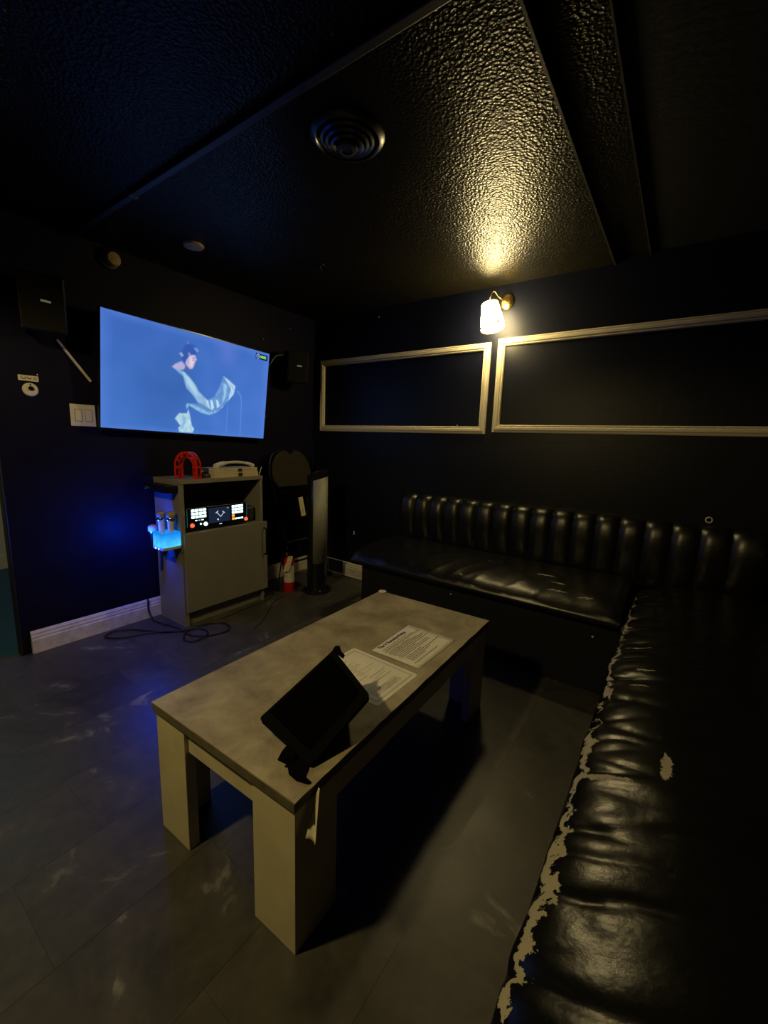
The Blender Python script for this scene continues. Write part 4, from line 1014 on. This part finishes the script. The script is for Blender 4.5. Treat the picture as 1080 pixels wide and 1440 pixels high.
# round ceiling diffuser
M['ventblack'] = mat('gloss_black_vent', (.014, .0125, .010), .30, spec=.4)
cv = thing('ceiling_vent', (1.76, -1.625, ZC-.06), 'round black ceiling vent with concentric stepped rings and centre disc', 'vent')
TV_ = axis((1.76, -1.625, ZC-.001), (0, 0, -1))
MB().lathe([(.105, 0), (.128, 0), (.131, .004), (.124, .012), (.112, .018), (.105, .012), (.103, .0)], 48, TV_, cap=False).build('outer_ring', M['ventblack'], cv, smooth=True)
for r_, z_ in ((.088, .012), (.070, .020), (.052, .028)):
    MB().lathe([(r_-.008, z_-.004), (r_+.006, z_+.002), (r_+.007, z_+.006), (r_-.001, z_+.010), (r_-.010, z_+.004), (r_-.008, z_-.004)], 48, TV_, cap=False).build('ring', M['ventblack'], cv, smooth=True)
MB().lathe([(0, .034), (.034, .034), (.037, .040), (.034, .047), (.020, .050), (.018, .046), (0, .045)], 36, TV_).build('centre_disc', mat('worn_vent_disc', (.06, .058, .052), .4), cv, smooth=True)
MB().lathe([(0, .0), (.012, .0), (.012, .034), (0, .034)], 12, TV_).build('stem', M['ventblack'], cv)
# ring hook and wall anchor on back wall
tag(MB().lathe([(.012, -.002), (.017, -.002), (.018, .001), (.017, .004), (.012, .004), (.011, .001), (.012, -.002)], 28, axis((3.023, -.006, .879), (0, -1, 0)), cap=False).build('wall_ring', M['ivory'], smooth=True),
    'small pale ring fixed to back wall above the bench corner', 'ring')
tag(MB().prism([(-.006, 0), (.006, 0), (.003, .03), (-.002, .034)], 0, .004, frame((.512, -.001, .40), (1, 0, 0), (0, 0, 1), (0, -1, 0))).build('wall_anchor', M['ivory']),
    'tiny pale wall anchor low on the back wall left of the bench', 'anchor')
for i, (x, y, z, nrm_) in enumerate([(.72, .0006, 2.234, 'y'), (-.0006, -.289, 2.166, 'x'), (-.0006, -.576, 2.021, 'x'), (-.0006, -2.073, 1.533, 'x'), (1.47, .0006, 1.38, 'y')]):
    d = (1, 0, 0) if nrm_ == 'x' else (0, -1, 0)
    labs = ['tiny screw head near the ceiling left part of back wall', 'tiny screw head on left wall above the small speaker', 'tiny screw head just above the right end of the television',
            'tiny bright screw head at the right end of marked plate', 'tiny screw head inside the lower edge of the left frame']
    tag(MB().lathe([(0, 0), (.004, 0), (.003, .002), (0, .0025)], 10, axis((x, y, z), d)).build('screw', M['ivory'], smooth=True), labs[i], 'screw')
tag(MB().lathe([(0, 0), (.006, 0), (.005, .003), (0, .004)], 12, axis((2.60, -.631, .30), (0, -1, 0))).build('screw', M['ivory'], smooth=True), 'small pale screw cap on bench base near the inner corner', 'screw')
tag(MB().lathe([(0, 0), (.005, 0), (.004, .003), (0, .004)], 12, axis((1.80, -.631, .33), (0, -1, 0))).build('screw', M['ivory'], smooth=True), 'small pale screw cap on back bench base behind the table', 'screw')

# ------------------------------------------------------------------ cables on the floor
zf = .006
c1 = [(.028, -1.60, .14), (.028, -1.60, .06), (.045, -1.59, .012), (.12, -1.60, zf), (.26, -1.575, zf), (.36, -1.56, zf), (.44, -1.57, zf), (.52, -1.55, zf), (.585, -1.48, zf), (.60, -1.38, zf), (.52, -1.33, zf), (.44, -1.36, zf), (.405, -1.45, zf), (.42, -1.55, zf+.006), (.50, -1.62, zf), (.57, -1.60, zf), (.58, -1.52, zf+.01), (.50, -1.47, zf), (.43, -1.50, zf+.01), (.34, -1.62, zf), (.22, -1.70, zf), (.12, -1.76, zf), (.07, -1.84, zf), (.11, -1.90, zf), (.20, -1.84, zf), (.28, -1.70, zf+.006), (.38, -1.60, zf+.01), (.42, -1.52, zf)]
tag(MB().tube(catmull(c1, 8), .0050, 8).build('power_cable', M['cable'], smooth=True), 'dark power cable looped on the floor in front of the cabinet', 'cable')
c2 = [(.41, -1.30, .004), (.395, -1.15, .004), (.385, -1.0, .004), (.375, -.88, .004), (.34, -.80, .004), (.26, -.74, .004), (.12, -.70, .004)]
tag(MB().tube(catmull(c2, 8), .0035, 6).build('power_cable', M['cable'], smooth=True), 'thin cable running along the bottom of cabinet to the right', 'cable')
c3 = [(.70, -1.25, .003), (.62, -1.10, .003), (.50, -.95, .003), (.44, -.86, .003), (.42, -.76, .003)]
tag(MB().tube(catmull(c3, 8), .0025, 6).build('thin_cable', M['cable'], smooth=True), 'thin cable on open floor between the cabinet and the table', 'cable')
pa = thing('power_adapter', (.30, -.10, 0), 'black power adapter and wire on floor behind the tower fan', 'adapter')
MB().box(.27, .34, -.14, -.09, 0, .035).build('body', M['blackgloss'], pa, bevel=.006)
MB().tube(catmull([(.34, -.115, .012), (.40, -.13, .005), (.45, -.10, .005), (.42, -.06, .005), (.48, -.05, .005), (.53, -.07, .005)], 6), .004, 6).build('cord', M['cable'], pa, smooth=True)
tag(MB().box(.24, .78, -.0325, -.0245, .001, .009).build('floor_cable_cover', M['base'], bevel=.001), 'thin pale cable cover at the foot of back wall', 'cable cover')

# ------------------------------------------------------------------ lights
def point(name, loc, col, e, r):
    l = bpy.data.lights.new(name, 'POINT'); l.color = col; l.energy = e; l.shadow_soft_size = r
    o = bpy.data.objects.new(name, l); COL.objects.link(o); o.location = loc; return o
WARM = (1.0, .765, .29)
sl = bpy.data.lights.new('second_sconce_downlight', 'SPOT'); sl.color = WARM; sl.energy = 62; sl.shadow_soft_size = .05; sl.spot_size = math.radians(172); sl.spot_blend = .18
so = bpy.data.objects.new('second_sconce_downlight', sl); COL.objects.link(so); so.location = (1.60, -3.22, 2.08)
point('sconce_bulb', (1.760, -.165, 1.965), WARM, 6, .03)
point('sconce_top_glow', (1.708, -.132, 2.185), WARM, 2.0, .05)
point('holder_glow', (.22, -1.70, .62), (.004, .05, 1.0), 6.0, .03)
point('hall_light', (-1.1, -2.3, 1.9), (.45, .8, 1.0), 5, .2)

w = bpy.data.worlds.new('World'); scene.world = w; w.use_nodes = True
w.node_tree.nodes['Background'].inputs[0].default_value = (.15, .2, .35, 1); w.node_tree.nodes['Background'].inputs[1].default_value = .0

# ------------------------------------------------------------------ camera
yaw, pitch, roll = math.radians(34.94211), math.radians(9.64601), math.radians(1.958898)
f = Vector((-math.sin(yaw)*math.cos(pitch), math.cos(yaw)*math.cos(pitch), -math.sin(pitch)))
r = Vector((math.cos(yaw), math.sin(yaw), 0)); u = r.cross(f)
rr = r*math.cos(roll)+u*math.sin(roll); uu = -r*math.sin(roll)+u*math.cos(roll)
cam = bpy.data.cameras.new('Camera'); co = bpy.data.objects.new('Camera', cam); COL.objects.link(co)
cam.sensor_fit = 'VERTICAL'; cam.sensor_height = 24; cam.lens = 24*586.522/1440; cam.clip_start = .02
co.matrix_world = frame((3.31886*.86, -3.35997*.86, 1.247), rr, uu, -f)
scene.camera = co
scene.view_settings.view_transform = 'Standard'
scene.view_settings.look = 'None'
scene.view_settings.exposure = 0
